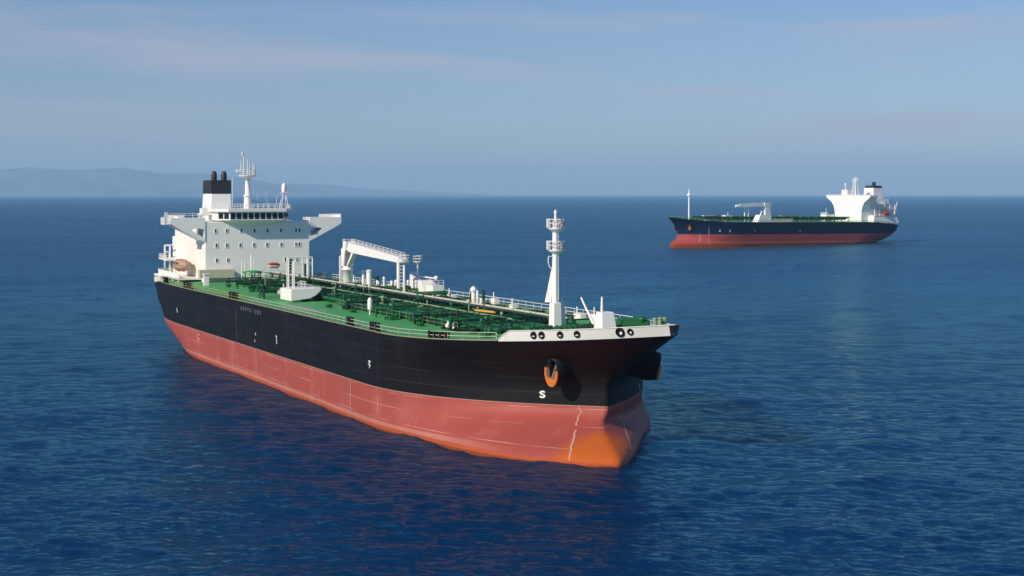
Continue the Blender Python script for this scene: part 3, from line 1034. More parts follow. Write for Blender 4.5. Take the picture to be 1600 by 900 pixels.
def lifeboat(label, loc, rz, L, r, hull_m, top_m, group, window=True):
    o = thing('lifeboat', label, 'lifeboat', loc, rz, group)
    def ring(t, top):
        k = max(.05, (1 - abs(t) ** 3.2)) ** .6
        n = 9
        pts = []
        for i in range(n):
            a = PI * i / (n - 1)
            if top: pts.append((t * L / 2, math.cos(a) * r * k, .15 * r + math.sin(a) * r * .95 * (k * .85 + .15)))
            else: pts.append((t * L / 2, -math.cos(a) * r * k * 1.03, .15 * r - math.sin(a) * r * .85 * k))
        return pts
    for top, nm, mt in ((False, 'boat_hull', hull_m), (True, 'canopy', top_m)):
        m = MB(); m.loft([ring(-1 + 2 * i / 14, top) for i in range(15)], True, True, True)
        q = m.build(nm, mt, o); recalc(q)
    if window:
        for s in (-1, 1):
            for k in range(3):
                m = MB(); m.box(-.28 * L + k * L * .22, -.28 * L + k * L * .22 + L * .12, s * r * .93, s * r * .99, r * .42, r * .62)
                m.build('window', M['glass'], o)
    m = MB(); m.tube((-L * .3, 0, -r * .95), (-L * .3, 0, -r * .6), .2); m.tube((L * .3, 0, -r * .95), (L * .3, 0, -r * .6), .2); m.build('cradle', M['white_rusty'], o)
    return o
nz_rot = near.rotation_euler.z
if nz_rot == 0: nz_rot = NEARM.to_euler().z
lifeboat('faded rust brown lifeboat hung beside the near tanker white superstructure', NEARM @ Vector((31, -14.4, 17.8)), nz_rot, 9.5, 1.7, M['lifeboat_brown'], M['lifeboat_brown'], 'boats carried on the ships')
lifeboat('small white boat with red roof in front of the near superstructure windows', NEARM @ Vector((55, 1.2, 18.6)), nz_rot + PI / 2, 3.1, .72, M['white_clean'], M['lifeboat_red'], 'boats carried on the ships')

def raft(label, loc, rz, L, r):
    o = thing('liferaft_canister', label, 'life raft', loc, rz)
    m = MB(); pr = [(-1, .3), (-.9, .75), (-.7, 1), (.3, 1), (.75, .8), (1, .25)]
    rings = [[(t * L / 2, math.cos(2 * PI * i / 12) * r * k, math.sin(2 * PI * i / 12) * r * k) for i in range(12)] for t, k in pr]
    m.loft(rings); m.build('canister', M['white_clean'], o)
    m = MB(); m.box(-L * .3, -L * .2, -r, r, -1.3, -r * .8); m.box(L * .2, L * .3, -r, r, -1.3, -r * .8); m.build('cradle', M['white_clean'], o)
raft('long white liferaft canister by the port rail just ahead of the superstructure', NEARM @ Vector((38, 18.5, 15.9)), nz_rot, 5.5, .55)

# --- deck pipework
def pipe(y, z, r, x0, x1, mat):
    b = MB(); b.tube((x0, y, z), (x1, y, z), r, n=8)
    x = x0 + 9
    while x < x1 - 3:
        b.tube((x - .12, y, z), (x + .12, y, z), r * 1.5, n=8); x += 11.7
    return part(b, 'deck_pipe', mat)
for y, z, r, x0, x1, mt in ((-8.2, 15.0, .22, 126, 188, 'green_pipe'), (-7.2, 15.3, .34, 52, 196, 'green_pipe'), (-6.2, 15.3, .34, 52, 200, 'green_dark'),
                            (-5.1, 15.35, .38, 56, 196, 'green_pipe'), (-4.0, 15.35, .38, 50, 190, 'green_dark'), (-2.9, 15.5, .30, 60, 198, 'green_pipe'),
                            (-1.7, 15.6, .30, 50, 200, 'green_dark'), (-.4, 15.7, .34, 50, 198, 'green_pipe'), (1.0, 15.5, .34, 50, 192, 'green_dark'),
                            (5.0, 15.3, .30, 52, 200, 'green_pipe'), (6.4, 15.3, .34, 52, 196, 'green_dark'), (8.2, 15.2, .26, 60, 190, 'green_pipe')):
    pipe(y, z, r, x0, x1, M[mt])
# pipe racks
x = 54
while x < 198:
    b = MB(); h = 16.15 + R.uniform(-.2, .3)
    yo = -9.0 if not 100 < x < 132 else -6.6
    for y in (yo, -4.5, 0.2, 4.2, 8.8): b.box(x - .12, x + .12, y - .12, y + .12, 14.5, h)
    b.box(x - .14, x + .14, yo - .1, 8.9, h - .12, h + .1)
    if R.random() < .6: b.tube((x, yo, h), (x + 1.4, yo, 14.5), .07, n=5)
    part(b, 'pipe_rack', M['green_dark' if R.random() < .5 else 'green_pipe']); x += 6.1
for y, x0, x1 in ((-8.8, 134, 197), (-6.7, 54, 134), (4.4, 54, 198), (8.9, 60, 190)):
    b = MB(); b.box(x0, x1, y - .06, y + .06, 14.35, 15.25); part(b, 'deck_girder', M['green_dark'])
# catwalk with a white edge
b = MB(); b.box(46, 198, 1.6, 3.2, 16.55, 16.68)
x = 50
while x < 197: b.box(x - .1, x + .1, 2.2, 2.6, 14.5, 16.55); x += 6.1
cw = part(b, 'catwalk', M['green_dark'])
b = MB(); b.box(46, 198, 3.2, 3.55, 16.5, 16.95); b.build('catwalk_edge', M['rail_cream'], cw)
b = MB(); b.rail([(46 + 8 * i, 1.6, 16.7) for i in range(20)], 1.0, 3.2, .035, (1.0,)); b.build('catwalk_rail', M['green_pale'], cw)
b = MB(); b.box(46, 190, -2.42, -2.30, 16.25, 16.45); part(b, 'cable_tray', M['green_pale'])
b = MB(); b.rail([(60 + 9 * i, -9.6, 14.6) for i in range(8, 15)], 1.15, 3.0, .035, (1.0, .5)); part(b, 'pipe_guard_rail', M['green_pale'])
# transverse lines and manifold
for i, (x, y0, y1) in enumerate(((98, -14, 14), (101, -15.5, 16), (104, -15.5, 16), (108, -6, 16), (120.5, -6, 16), (124, -6, 15), (72, -12, 12), (84, -10, 12), (140, -11, 13), (156, -11.5, 12), (172, -11, 12), (184, -10, 10), (63, -12, 11))):
    b = MB(); z = 15.75 + .1 * (i % 3); r = .3 if i < 6 else .22
    b.tube((x, y0, z), (x, y1, z), r, n=8)
    for y in (y0, y1):
        b.tube((x, y - .1, z), (x, y + .1, z), r * 1.6, n=8); b.tube((x, y, z), (x, y, 14.5), r * .7, n=6)
    part(b, 'cross_pipe', M['green_pipe' if i % 2 else 'green_dark'])
# valves
for i in range(46):
    x = R.uniform(56, 196); y = R.choice((-8.2, -7.2, -6.2, -5.1, -4, -2.9, -1.0, 5, 6.4, 8.2)); z = 15.4
    b = MB(); b.tube((x, y, z), (x, y, z + R.uniform(.7, 1.5)), .09, n=5)
    top = b.v[-1][2]
    b.lathe([(.34, 0), (.36, .06), (.34, .12)], (x, y, top), 8); b.box(x - .3, x + .3, y - .28, y + .28, z - .1, z + .45)
    part(b, 'valve', M[R.choice(('green_pipe', 'green_dark', 'green_pipe', 'green_pale'))])
# slender deck posts: vents, stanchions, pressure valves
for i in range(96):
    x = R.uniform(58, 197); y = R.uniform(-9.5, 4) if not 106 < x < 134 else R.uniform(-5, 4)
    h = R.choice((1.6, 2.0, 2.4, 2.8, 3.2)) * R.uniform(.8, 1.1); r = R.uniform(.06, .15)
    b = MB(); b.tube((x, y, 14.5), (x, y, 14.5 + h), r, n=6)
    if R.random() < .6: b.lathe([(r * 1.9, 0), (r * 2.1, .25), (r * 1.2, .45)], (x, y, 14.4 + h), 8)
    if R.random() < .4: b.tube((x, y, 14.3 + h), (x + R.uniform(-1.2, 1.2), y - .6, 14.3 + h), r * .8, n=5)
    part(b, 'vent_post', M[R.choice(('green_pipe', 'green_dark', 'green_dark', 'green_pale', 'green_pipe'))])
# low gear between the pipes: junction boxes, hatches, pads
for i in range(44):
    x = R.uniform(56, 197); y = R.choice((R.uniform(-10.5, -8.5), R.uniform(-9, 1), R.uniform(3.6, 13)))
    b = MB()
    if i % 2: b.lathe([(.75, 14.45), (.75, 15.2), (.85, 15.22), (.85, 15.34), (.2, 15.42)], (x, y, 0), 12); nm = 'tank_hatch'
    else:
        a, c, h = R.uniform(.3, 1.0), R.uniform(.3, .8), R.uniform(.6, 1.4); b.box(x - a, x + a, y - c, y + c, 14.4, 14.5 + h); b.box(x - a * .7, x + a * .7, y - c * .7, y + c * .7, 14.5 + h, 14.62 + h); nm = 'deck_locker'
    part(b, nm, M[R.choice(('green_pipe', 'green_dark', 'green_dark'))])
# a few isolated hatches on the open starboard deck
for x in (63, 82, 132, 145, 162, 176):
    b = MB(); b.lathe([(.6, 14.4), (.6, 14.95), (.7, 14.97), (.7, 15.07), (.2, 15.15)], (x, -11.6, 0), 12)
    b.tube((x + .9, -11.6, 14.4), (x + .9, -11.6, 15.9), .06, n=5); part(b, 'tank_hatch', M['green_pipe'])
b = MB(); b.tube((163, -11.2, 14.4), (163, -11.2, 17.6), .10, n=6); b.box(162.4, 163.6, -11.8, -10.6, 14.4, 15.2); part(b, 'vent_post', M['green_pipe'])
# bright green gear by the house front
b = MB(); b.lathe([(2.3, 17.0), (2.3, 17.35), (.4, 17.6)], (53, -3.2, 0), 14)
for t in range(6): b.tube((53 + 1.9 * math.cos(t), -3.2 + 1.9 * math.sin(t), 14.5), (53 + 1.9 * math.cos(t), -3.2 + 1.9 * math.sin(t), 17.0), .14, n=6)
part(b, 'tank_washing_rack', M['green_bright'])
b = MB(); b.tube((60, 3.6, 14.5), (60, 3.6, 20.0), .42, n=10); b.tube((60, 3.6, 20.0), (60.6, 3.6, 20.2), .46, n=10); part(b, 'vent_post', M['green_dark'])
b = MB(); b.tube((60, 7.2, 14.5), (60, 7.2, 19.2), .28, n=8); part(b, 'vent_post', M['green_dark'])
# white frames and posts before the house front
def frame(x, ys, z1, r=.10, mt='white_clean'):
    b = MB()
    for y in ys: b.tube((x, y, 14.5), (x, y, z1), r, n=6)
    b.tube((x, ys[0], z1), (x, ys[-1], z1), r * .8, n=6); b.tube((x, ys[0], z1 - 1.4), (x, ys[-1], z1 - 1.4), r * .5, n=5)
    part(b, 'stair_frame', M[mt])
frame(48, (-4.3, -3.6), 19.4, .14); frame(50, (6.2, 7.3, 9.8, 10.9, 12.2), 20.3, .14); frame(52, (7.0, 10.4, 11.6), 20.1, .12)
b = MB(); b.tube((48.6, -2.2, 14.5), (48.6, -2.2, 21.0), .20, n=8); b.tube((48.6, -1.6, 14.5), (48.6, -1.6, 20.2), .12, n=6); part(b, 'vent_post', M['white_clean'])
b = MB(); b.box(54.5, 55.5, -15.1, -14.0, 14.2, 17.0); b.box(54.3, 55.7, -15.3, -13.8, 17.0, 17.2); part(b, 'air_trunk', M['white_clean'])

# --- white hose-handling arm on the starboard side
def hose_arm(root):
    b = MB()
    prof = [(-13.9, 14.75), (-10.2, 15.15), (-8.9, 15.75), (-8.1, 16.45), (-7.75, 17.0), (-7.8, 17.2), (-8.2, 17.22), (-13.9, 17.0)]
    b.prism([(109.6, y, z) for y, z in prof], (6.9, 0, 0))
    b.box(110.5, 115.5, -13.4, -11.5, 14.3, 15.0)
    a = b.build('hose_crane', M['white_clean'], root)
    bev = a.modifiers.new('edge', 'BEVEL'); bev.width = .08; bev.segments = 2; bev.limit_method = 'ANGLE'
    m = MB()
    for dx, dy in ((0, -.55), (0, .55), (1.0, -.55), (1.0, .55)): m.tube((112 + dx, -12.7 + dy, 17.0), (112 + dx, -12.7 + dy, 22.8), .13, n=6)
    for k in range(9): m.tube((113, -13.25, 17.4 + k * .6), (113, -12.15, 17.4 + k * .6), .05, n=5)
    m.box(111.8, 113.2, -13.4, -12.0, 22.7, 22.85)
    m.build('king_post', M['white_clean'], a)
    m = MB(); m.rail([(113.6, -11.6, 17.15), (113.6, -10.0, 17.15), (110.0, -10.0, 17.15)], 1.1, 1.0, .05, (1.0, .5)); m.build('railing', M['white_clean'], a)
    m = MB(); m.tube((109.6, -13.0, 16.4), (103.6, -12.2, 16.0), .32, n=8); m.tube((108.5, -12.8, 16.4), (108.2, -12.8, 17.6), .2, n=6); m.box(106.0, 108.6, -13.4, -12.2, 15.6, 16.2)
    m.build('hose_boom', M['cream'], a)
hose_arm(near)

# --- deck crane on the port side
def deck_crane(root):
    y = 12.0; x = 75.4
    b = MB(); b.lathe([(1.15, 14.3), (1.15, 18.3), (1.35, 18.35), (1.35, 18.7), (1.05, 18.75), (1.05, 19.2)], (x, y, 0), 16)
    c = b.build('deck_crane', M['white_clean'], root)
    m = MB()   # slewing tower: leaning box with an open wedge below the jib
    m.prism([(x - 1.1, y - 1.1, 19.2), (x + .4, y - 1.1, 19.2), (x + 1.0, y - 1.1, 21.6), (x + 2.2, y - 1.1, 24.6), (x + .3, y - 1.1, 24.8), (x - .3, y - 1.1, 23.2), (x - 1.2, y - 1.1, 23.1)], (0, .28, 0))
    m.prism([(x - 1.1, y + .82, 19.2), (x + .4, y + .82, 19.2), (x + 1.0, y + .82, 21.6), (x + 2.2, y + .82, 24.6), (x + .3, y + .82, 24.8), (x - .3, y + .82, 23.2), (x - 1.2, y + .82, 23.1)], (0, .28, 0))
    m.box(x - 1.15, x - .9, y - 1.0, y + 1.0, 19.2, 23.1); m.box(x - .3, x + 2.0, y - 1.0, y + 1.0, 22.9, 23.2)
    m.rail([(x - .3, y - 1.0, 24.2), (x + 1.8, y - 1.0, 24.2), (x + 1.8, y + 1.0, 24.2), (x - .3, y + 1.0, 24.2)], 1.0, .7, .05, (1.0, .5))
    t = m.build('crane_tower', M['white_clean'], c); recalc(t)
    m = MB()
    m.prism([(x + .9, y - .7, 24.6), (x + .5, y - .7, 22.9), (x + 4.6, y - .7, 22.3), (x + 33.0, y - .7, 21.25), (x + 34.2, y - .7, 21.8), (x + 33.6, y - .7, 22.35)], (0, 1.4, 0))
    j = m.build('jib', M['white_clean'], c); recalc(j)
    m = MB(); m.rail([(x + 3, y + .6, 24.4), (x + 33, y + .6, 22.4)], .8, 2.5, .05, (1.0, .5)); m.rail([(x + 3, y - .6, 24.4), (x + 33, y - .6, 22.4)], .5, 4, .04, (1.0,)); m.build('jib_rail', M['white_clean'], j)
    m = MB(); m.prism([(x + .6, y - .5, 19.2), (x + 1.3, y - .5, 19.3), (x + 5.2, y - .5, 22.35), (x + 4.0, y - .5, 22.5)], (0, 1.0, 0)); q = m.build('luffing_cylinder', M['white_rusty'], c); recalc(q)
    m = MB(); m.lathe([(.9, 21.3), (1.2, 21.5), (1.2, 21.7)], (x + 33.6, y + .2, 0), 12)
    m.rail([(x + 33.6 + 1.15 * math.cos(t), y + .2 + 1.15 * math.sin(t), 21.7) for t in [2 * PI * i / 8 for i in range(9)]], 1.1, .9, .05, (1.0, .5)); m.build('jib_platform', M['white_clean'], c)
    m = MB(); m.tube((x + 31.8, y - .35, 14.4), (x + 31.8, y - .35, 21.5), .36, n=12); m.tube((x + 33.2, y + .35, 14.4), (x + 33.2, y + .35, 21.5), .24, n=12)
    for k in range(9): m.tube((x + 32.0, y - .3, 15 + k * .7), (x + 33.2, y + .3, 15 + k * .7), .05, n=5)
    m.build('jib_rest', M['white_clean'], c)
    m = MB(); m.box(x - 2.2, x - 1.7, y - 1.2, y - .7, 14.4, 21.4); m.tube((x - 2.0, y - 1.0, 21.4), (x - .8, y - .4, 21.4), .1); m.build('crane_ladder', M['white_clean'], c)
deck_crane(near)

# --- white vents and small gear on the port side
def white_vent(x, y, z1, r, cap=True, mt='white_clean'):
    b = MB(); b.tube((x, y, 14.4), (x, y, z1), r, n=12)
    if cap: b.lathe([(r * 1.25, -.35), (r * 1.35, -.2), (r * 1.3, .1), (r * .5, .25)], (x, y, z1), 12)
    return part(b, 'white_vent', M[mt])
white_vent(77, 16.5, 18.3, .62); white_vent(75.6, 15.6, 17.9, .35); white_vent(74.2, 16.6, 16.9, .28)
b = MB(); b.box(71.5, 76.0, 15.8, 17.2, 14.4, 15.3); b.rail([(72, 16, 15.3), (76, 16, 15.3)], 1.0, .8, .06); part(b, 'platform', M['white_clean'])
for i in range(11): 
    x = 81.5 + i * 1.75 + R.uniform(-.3, .3)
    white_vent(x, 16.6 + R.uniform(-.5, .5), 15.6 + R.uniform(.2, 1.5), R.uniform(.16, .34), R.random() < .6)
b = MB(); b.box(82, 100, 15.9, 16.9, 14.4, 15.35); part(b, 'manifold_bench', M['white_rusty'])
b = MB(); b.tube((80.4, 17.0, 14.4), (80.4, 17.0, 17.0), .5, n=10); part(b, 'vent_post', M['green_dark'])
def manifold_house(root):
    b = MB()
    b.frustum((103.4, 112.0, 15.6, 18.6, 14.4), (103.4, 109.6, 15.6, 18.6, 17.6)); b.prism([(103.4, 15.6, 17.5), (106.0, 15.6, 17.5), (103.6, 15.6, 19.2)], (0, 1.5, 0))
    b.box(111.6, 115.0, 16.0, 18.4, 14.4, 16.9)
    h = b.build('manifold_house', M['white_clean'], root)
    m = MB(); m.tube((104.4, 17, 17.5), (104.4, 17, 21.3), .30, .2, 8); m.lathe([(.25, 20.8), (1.0, 21.15), (1.0, 21.3)], (104.4, 17, 0), 10)
    m.rail([(104.4 + .98 * math.cos(t), 17 + .98 * math.sin(t), 21.3) for t in [2 * PI * i / 8 for i in range(9)]], 1.1, .8, .06, (1.0, .5)); m.build('light_mast', M['white_clean'], h)
    m = MB(); m.tube((105.5, 17, 18.3), (113.6, 17.2, 18.2), .16, n=6); m.lathe([(.2, 17.9), (.42, 18.2), (.42, 18.6), (.1, 18.8)], (113.8, 17.2, 0), 10); m.tube((111, 17.1, 14.4), (111, 17.1, 18.2), .08); m.build('hose_davit', M['white_clean'], h)
    m = MB(); m.rail([(111.7, 16.1, 16.9), (115, 16.1, 16.9), (115, 18.3, 16.9)], 1.0, 1, .05, (1.0, .5)); m.build('railing', M['white_clean'], h)
manifold_house(near)
for x, h in ((118, .9), (128, .8), (134, 1.0), (139, 1.3), (166, .9), (172, .8), (178, 1.1), (147, .7), (62, .9), (69, 1.2)):
    b = MB(); b.box(x, x + R.uniform(1.2, 3.0), 17.6, 18.6, 14.4, 14.5 + h); b.tube((x + .3, 18.1, 14.4), (x + .3, 18.1, 15.6 + h), .12, n=6); part(b, 'mooring_bitt', M['white_rusty' if h < .9 else 'white_clean'])
for i in range(26):
    b = MB(); x = R.uniform(60, 196); y = R.uniform(9.5, 17.5); r = R.uniform(.25, .7)
    b.lathe([(r, 14.4), (r, 14.4 + R.uniform(.5, 1.2)), (r * .4, 15.7)], (x, y, 0), 9); part(b, 'tank_hatch', M[R.choice(('green_pipe', 'green_dark'))])

# --- posts on the starboard/centre deck
b = MB(); b.tube((150.8, -10.64, 14.4), (150.8, -10.64, 15.7), .14, n=6); b.lathe([(.38, 15.4), (.42, 15.6), (.42, 17.0), (.25, 17.35), (.05, 17.5)], (150.8, -10.64, 0), 12); part(b, 'pressure_vent', M['white_clean'])
b = MB(); b.tube((157.1, 6, 14.5), (157.1, 6, 18.3), .40, n=12); b.lathe([(.42, 18.3), (.62, 18.5), (.58, 18.9), (.2, 19.3)], (157.1, 6, 0), 10); part(b, 'pressure_vent', M['white_clean'])
b = MB(); b.tube((157.9, 6.4, 14.5), (157.9, 6.4, 18.6), .24, n=8); part(b, 'pressure_vent', M['white_clean'])
b = MB(); b.tube((161.2, 6, 14.5), (161.2, 6, 18.9), .26, n=8); b.tube((155.9, 6, 14.5), (155.9, 6, 18.0), .24, n=8); part(b, 'vent_post', M['green_dark'])
b = MB(); b.tube((180.2, -4, 17.05), (187.2, -4, 17.2), .20, n=8); part(b, 'gangway_roller', M['yellow'])
# clutter on the deck forward of midships
b = MB()
for k in range(6): 
    x = 182 + R.uniform(0, 5); y = -9.6 + R.uniform(-1.0, .8)
    b.tube((x, y, 14.9), (x + R.uniform(-1, 1.4), y + R.uniform(-.4, .4), 15.0 + R.uniform(0, .8)), R.uniform(.12, .25), n=6)
part(b, 'mooring_gear', M['white_rusty'])
b = MB(); b.tube((184.0, -9.8, 14.5), (185.0, -8.6, 15.6), .3, n=8); b.box(181.5, 188, -10.4, -8.6, 14.45, 14.8); part(b, 'mooring_gear', M['rubber'])
# fairlead roller clusters on the starboard edge
for x, n in ((168.0, 2), (178.5, 3), (196.5, 4), (98, 2), (101, 2), (60, 2), (64, 2), (38, 3)):
    for k in range(n):
        xx = x + k * 1.15; y = -half(xx, 17.3) + .55
        b = MB(); b.tube((xx, y, 14.4), (xx, y, 15.55), .36, n=10); b.lathe([(.48, 15.5), (.5, 15.6), (.3, 15.75)], (xx, y, 0), 10); b.box(xx - .5, xx + .5, y - .42, y + .42, 14.2, 14.62)
        part(b, 'fairlead_roller', M['rubber'])

# --- fore mast
def fore_mast(root):
    x = 199.7
    b = MB()
    b.tube((x, 0, 18.6), (x, 0, 31.3), .56, .44, 16)
    m = b.build('fore_mast', M['white_clean'], root)
    c = MB(); c.frustum((x - .95, x + .8, -.72, .72, 14.4), (x - .8, x + .65, -.62, .62, 19.4)); q = c.build('mast_house', M['white_clean'], m)
    bev = q.modifiers.new('edge', 'BEVEL'); bev.width = .08
    c = MB(); c.prism([(x - .4, -.30, 25.0), (x - .5, -.7, 19.4), (x - 1.1, -1.2, 19.4)], (.25, .1, 0)); c.prism([(x - .5, .0, 25.0), (x - .6, .0, 19.4), (x - 2.2, .0, 19.4)], (0, .16, 0)); q = c.build('mast_bracket', M['white_rusty'], m); recalc(q)
    for z in (26.9, 30.1):
        c = MB(); cx, cy = x + .1, .12
        c.lathe([(.5, z - .55), (1.1, z - .1), (1.25, z), (1.25, z + .16)], (cx, cy, 0), 10)
        pts = [(cx + 1.2 * math.cos(t), cy + 1.2 * math.sin(t), z + .15) for t in [2 * PI * i / 8 for i in range(9)]]
        c.rail(pts, 1.25, .95, .06, (1.0, .55)); c.box(cx - .5, cx - .2, cy - 1.4, cy - .9, z + .2, z + 1.5)
        p = c.build('mast_platform', M['white_clean'], m)
        l = MB(); l.box(cx + .5, cx + .9, cy + .5, cy + .9, z + .4, z + 1.1); l.tube((cx + .7, cy + .7, z + .1), (cx + .7, cy + .7, z + .4), .08); l.build('signal_lamp', M['grey'], p)
    c = MB(); c.tube((x, 0, 31.2), (x, 0, 32.6), .24, .16, 8); c.lathe([(.24, 32.3), (.26, 32.6), (.1, 32.9)], (x, 0, 0), 8); c.build('mast_head_lamp', M['white_rusty'], m)
    c = MB(); c.path([(x, -.45, 26.1), (x, -1.15, 26.1), (x, -1.2, 25.3), (x, -.95, 24.5), (x, -.45, 24.1)], .08); c.build('bell_bracket', M['white_clean'], m)
    c = MB()
    for k in range(24): c.tube((x + .56, -.2, 19.8 + k * .46), (x + .56, .2, 19.8 + k * .46), .03, n=4)
    for s in (-1, 1): c.tube((x + .56, s * .2, 19.6), (x + .52, s * .2, 30.8), .035, n=5)
    c.build('mast_ladder', M['white_clean'], m)
    c = MB(); c.lathe([(.62, 14.4), (.60, 16.5), (.48, 18.2), (.20, 19.6), (.05, 20.0)], (198.6, 1.6, 0), 10); part(c, 'canvas_cover', M['white_clean'])
fore_mast(near)

# --- forecastle gear
b = MB(); b.frustum((220.9, 223.6, -5.5, -2.9, 16.2), (221.3, 222.9, -5.1, -3.3, 19.7)); q = part(b, 'deck_house', M['white_clean'])
bev = q.modifiers.new('edge', 'BEVEL'); bev.width = .1; bev.segments = 2
b = MB(); b.tube((217.6, -2.6, 16.0), (213.2, -3.0, 21.0), .22, .12, 8); part(b, 'boom', M['white_clean'])
b = MB(); b.tube((218.4, -2.6, 15.8), (218.4, -2.6, 21.4), .36, .14, 10); part(b, 'boom', M['white_clean'])
b = MB(); b.path([(214.9, -2.9, 19.3), (216, -2.8, 18.6), (217.4, -2.6, 18.0), (218.4, -2.6, 17.9)], .05); b.tube((216, -2.8, 18.6), (217, -2.6, 16.5), .05); b.tube((217.2, -2.7, 18.1), (217.8, -2.6, 16.3), .05); part(b, 'rigging', M['white_clean'])
def winch(x, y, s, rz, mat):
    root = near
    b = MB(); ca, sa = math.cos(rz), math.sin(rz); z = zdeck(x) + .2
    ax = Vector((-sa, ca, 0)); c = Vector((x, y, z + 1.0 * s))
    for k in (-1.5, -.5, .6, 1.5): b.tube(c + ax * (k * s - .07), c + ax * (k * s + .07), .85 * s, n=16)
    for k in (-1.9, 1.0):
        b.box(x - .5 * s + ax.x * k * s, x + .5 * s + ax.x * k * s, y - .25 * s + ax.y * k * s, y + .25 * s + ax.y * k * s, z - .3, z + 1.15 * s)
    b.box(x - .8 * s, x + .8 * s, y - 2.0 * s, y + 2.0 * s, z - .3, z + .1)
    w = b.build('mooring_winch', mat, root)
    d = MB(); d.tube(c - ax * 1.45 * s, c + ax * 1.45 * s, .55 * s, n=14); d.build('winch_drum', M['green_pipe'], w)
    d = MB(); d.tube(c + ax * 1.6 * s, c + ax * 2.3 * s, .42 * s, .30 * s, 12); d.build('warping_head', mat, w)
winch(219.6, 1.2, 1.35, .25, M['green_pipe']); winch(219.0, -4.2, 1.0, .2, M['green_dark']); winch(215.5, -6.6, .95, .2, M['green_pipe'])
winch(211.5, -8.0, .9, .15, M['green_dark']); winch(214.0, 3.8, 1.0, .2, M['green_dark']); winch(212, .5, 1.0, .1, M['green_pipe'])
winch(206.0, -6.5, .9, .2, M['green_pipe']); winch(206.0, 4.5, .95, .2, M['green_dark'])
b = MB(); b.tube((222.0, -1.6, 17.9), (223.2, 1.6, 17.9), .62, n=12); b.lathe([(.5, 16.2), (.5, 18.5), (.62, 18.6), (.42, 18.9), (.1, 19.0)], (223.0, .9, 0), 12); part(b, 'windlass', M['green_pipe'])
for i in range(26):
    x = R.uniform(201, 222); y = R.uniform(-.7, .6) * half(x, 17.3); h = R.uniform(.5, 1.7); r = R.uniform(.12, .4)
    b = MB(); b.tube((x, y, zdeck(x)), (x, y, zdeck(x) + h), r, n=8); b.lathe([(r * 1.3, 0), (r * 1.3, .12), (r * .5, .25)], (x, y, zdeck(x) + h), 8)
    if i % 3 == 0: b.box(x - .8, x + .8, y - .3, y + .3, zdeck(x), zdeck(x) + h * .6)
    part(b, 'mooring_bitt', M[R.choice(('green_pipe', 'green_dark', 'green_dark'))])
for x, y in ((227.0, .5), (227.2, 1.1), (226.4, 1.7), (226.6, 2.2)):
    b = MB(); b.tube((x, y, 16.6), (x, y, 18.9), .28, n=10); b.lathe([(.34, 18.9), (.36, 19.05), (.1, 19.1)], (x, y, 0), 10); part(b, 'mooring_bitt', M['green_pale'])

# ------------------------------------------------------------------ far tanker
FX, FY = 273.0, 1136.0
far_rot = math.atan2(-.606, -.795)
far = thing('oil_tanker', 'distant navy and red oil tanker on the right heading left with white superstructure', 'tanker ship', (FX, FY, 1.6 - .0105 * 115 * .93), far_rot)
far.scale = (.93, .93, 1.0)
far.rotation_euler = (0, -.0105, far_rot)
FARM = Matrix.LocRotScale(far.location, far.rotation_euler, far.scale)
far.matrix_basis = FARM
TIP = [(-4, 230), (-1.5, 229.8), (0, 229.2), (1, 228.3), (2, 226.4), (3, 224.6), (4, 223.5), (5, 223.0), (10, 223.3), (12, 224.6), (14, 226.8), (16, 230), (17.3, 232.3), (19, 235)]
BEG = [(-4, 178), (0, 178), (6, 178), (17.3, 184), (19, 184.5)]
SEND = [(-4, 26), (0, 13), (3, 6), (6, 2.5), (12, 0), (17.3, 0)]
SBEG = [(-4, 70), (0, 66), (6, 56), (17.3, 50)]
SWID = [(-4, 2), (0, 5), (6, 9), (12, 13), (17.3, 15)]
def skew(x, z, sgn=-1): return 0.0
build_hull(far, M['hull_far'])
build_deck(far, M['deck'])
def fp(b, name, mat, parent=far): return b.build(name, mat, parent)
b = MB(); b.rail(edge_pts(4, 208, 1, .3, 50), 1.3, 2.6, .08, (1.0, .5)); b.rail(edge_pts(4, 208, -1, .3, 50), 1.3, 3, .08, (1.0,)); fp(b, 'railing', M['green_pale'])
b = MB(); b.rail(edge_pts(209, 231.5, 1, .2, 20), 1.3, 1.5, .09, (1.0, .5)); b.rail(edge_pts(209, 231.5, -1, .2, 20), 1.3, 1.5, .09, (1.0, .5)); fp(b, 'railing', M['green_pale'])
for sgn, lab in ((1, 'orange rusty anchor on the camera side of the distant tanker bow'), (-1, 'orange anchor on the left side of the distant tanker bow')):
    r = anchor_pocket(far, 217.5, sgn * 5.6, 11.0, sgn, M['hull_far'])
    base, out, up, fx = r
    o = thing('anchor', lab, 'anchor', FARM @ (base + out * 2.0), far_rot, 'anchors stowed at the tankers\' bows')
    z0 = base + out * 2.0
    m = MB(); m.tube(up * 1.7 + out * .2, -up * 1.2 + out * .5, .30, n=8); m.build('shank', M['orange'], o)
    for s in (-1, 1):
        m = MB(); m.tube(-up * 1.3 + out * .5, fx * s * 1.0 + up * .3 + out * .7, .38, .12, 8); m.build('fluke', M['orange'], o)
hull_letter(far, 'lettering', 'K', 198.5, 8.6, 1.3, 1, 1.0, .06); hull_letter(far, 'lettering', 'S', 191.0, 8.6, 1.5, 1, 1.0, .06)
hull_stroke(far, 'hull_mark', [(119.7, 8.9), (119.7, 7.9)], .3, 1); hull_stroke(far, 'hull_mark', [(167, 8.9), (166.4, 7.9)], .15, 1)
hull_stroke(far, 'draught_line', [(211, 6.3), (211.4, 3.4), (213, 1.0)], .14, 1, palered); hull_stroke(far, 'draught_line', [(206, 11), (206, 6), (206.4, -1)], .10, 1, palered)
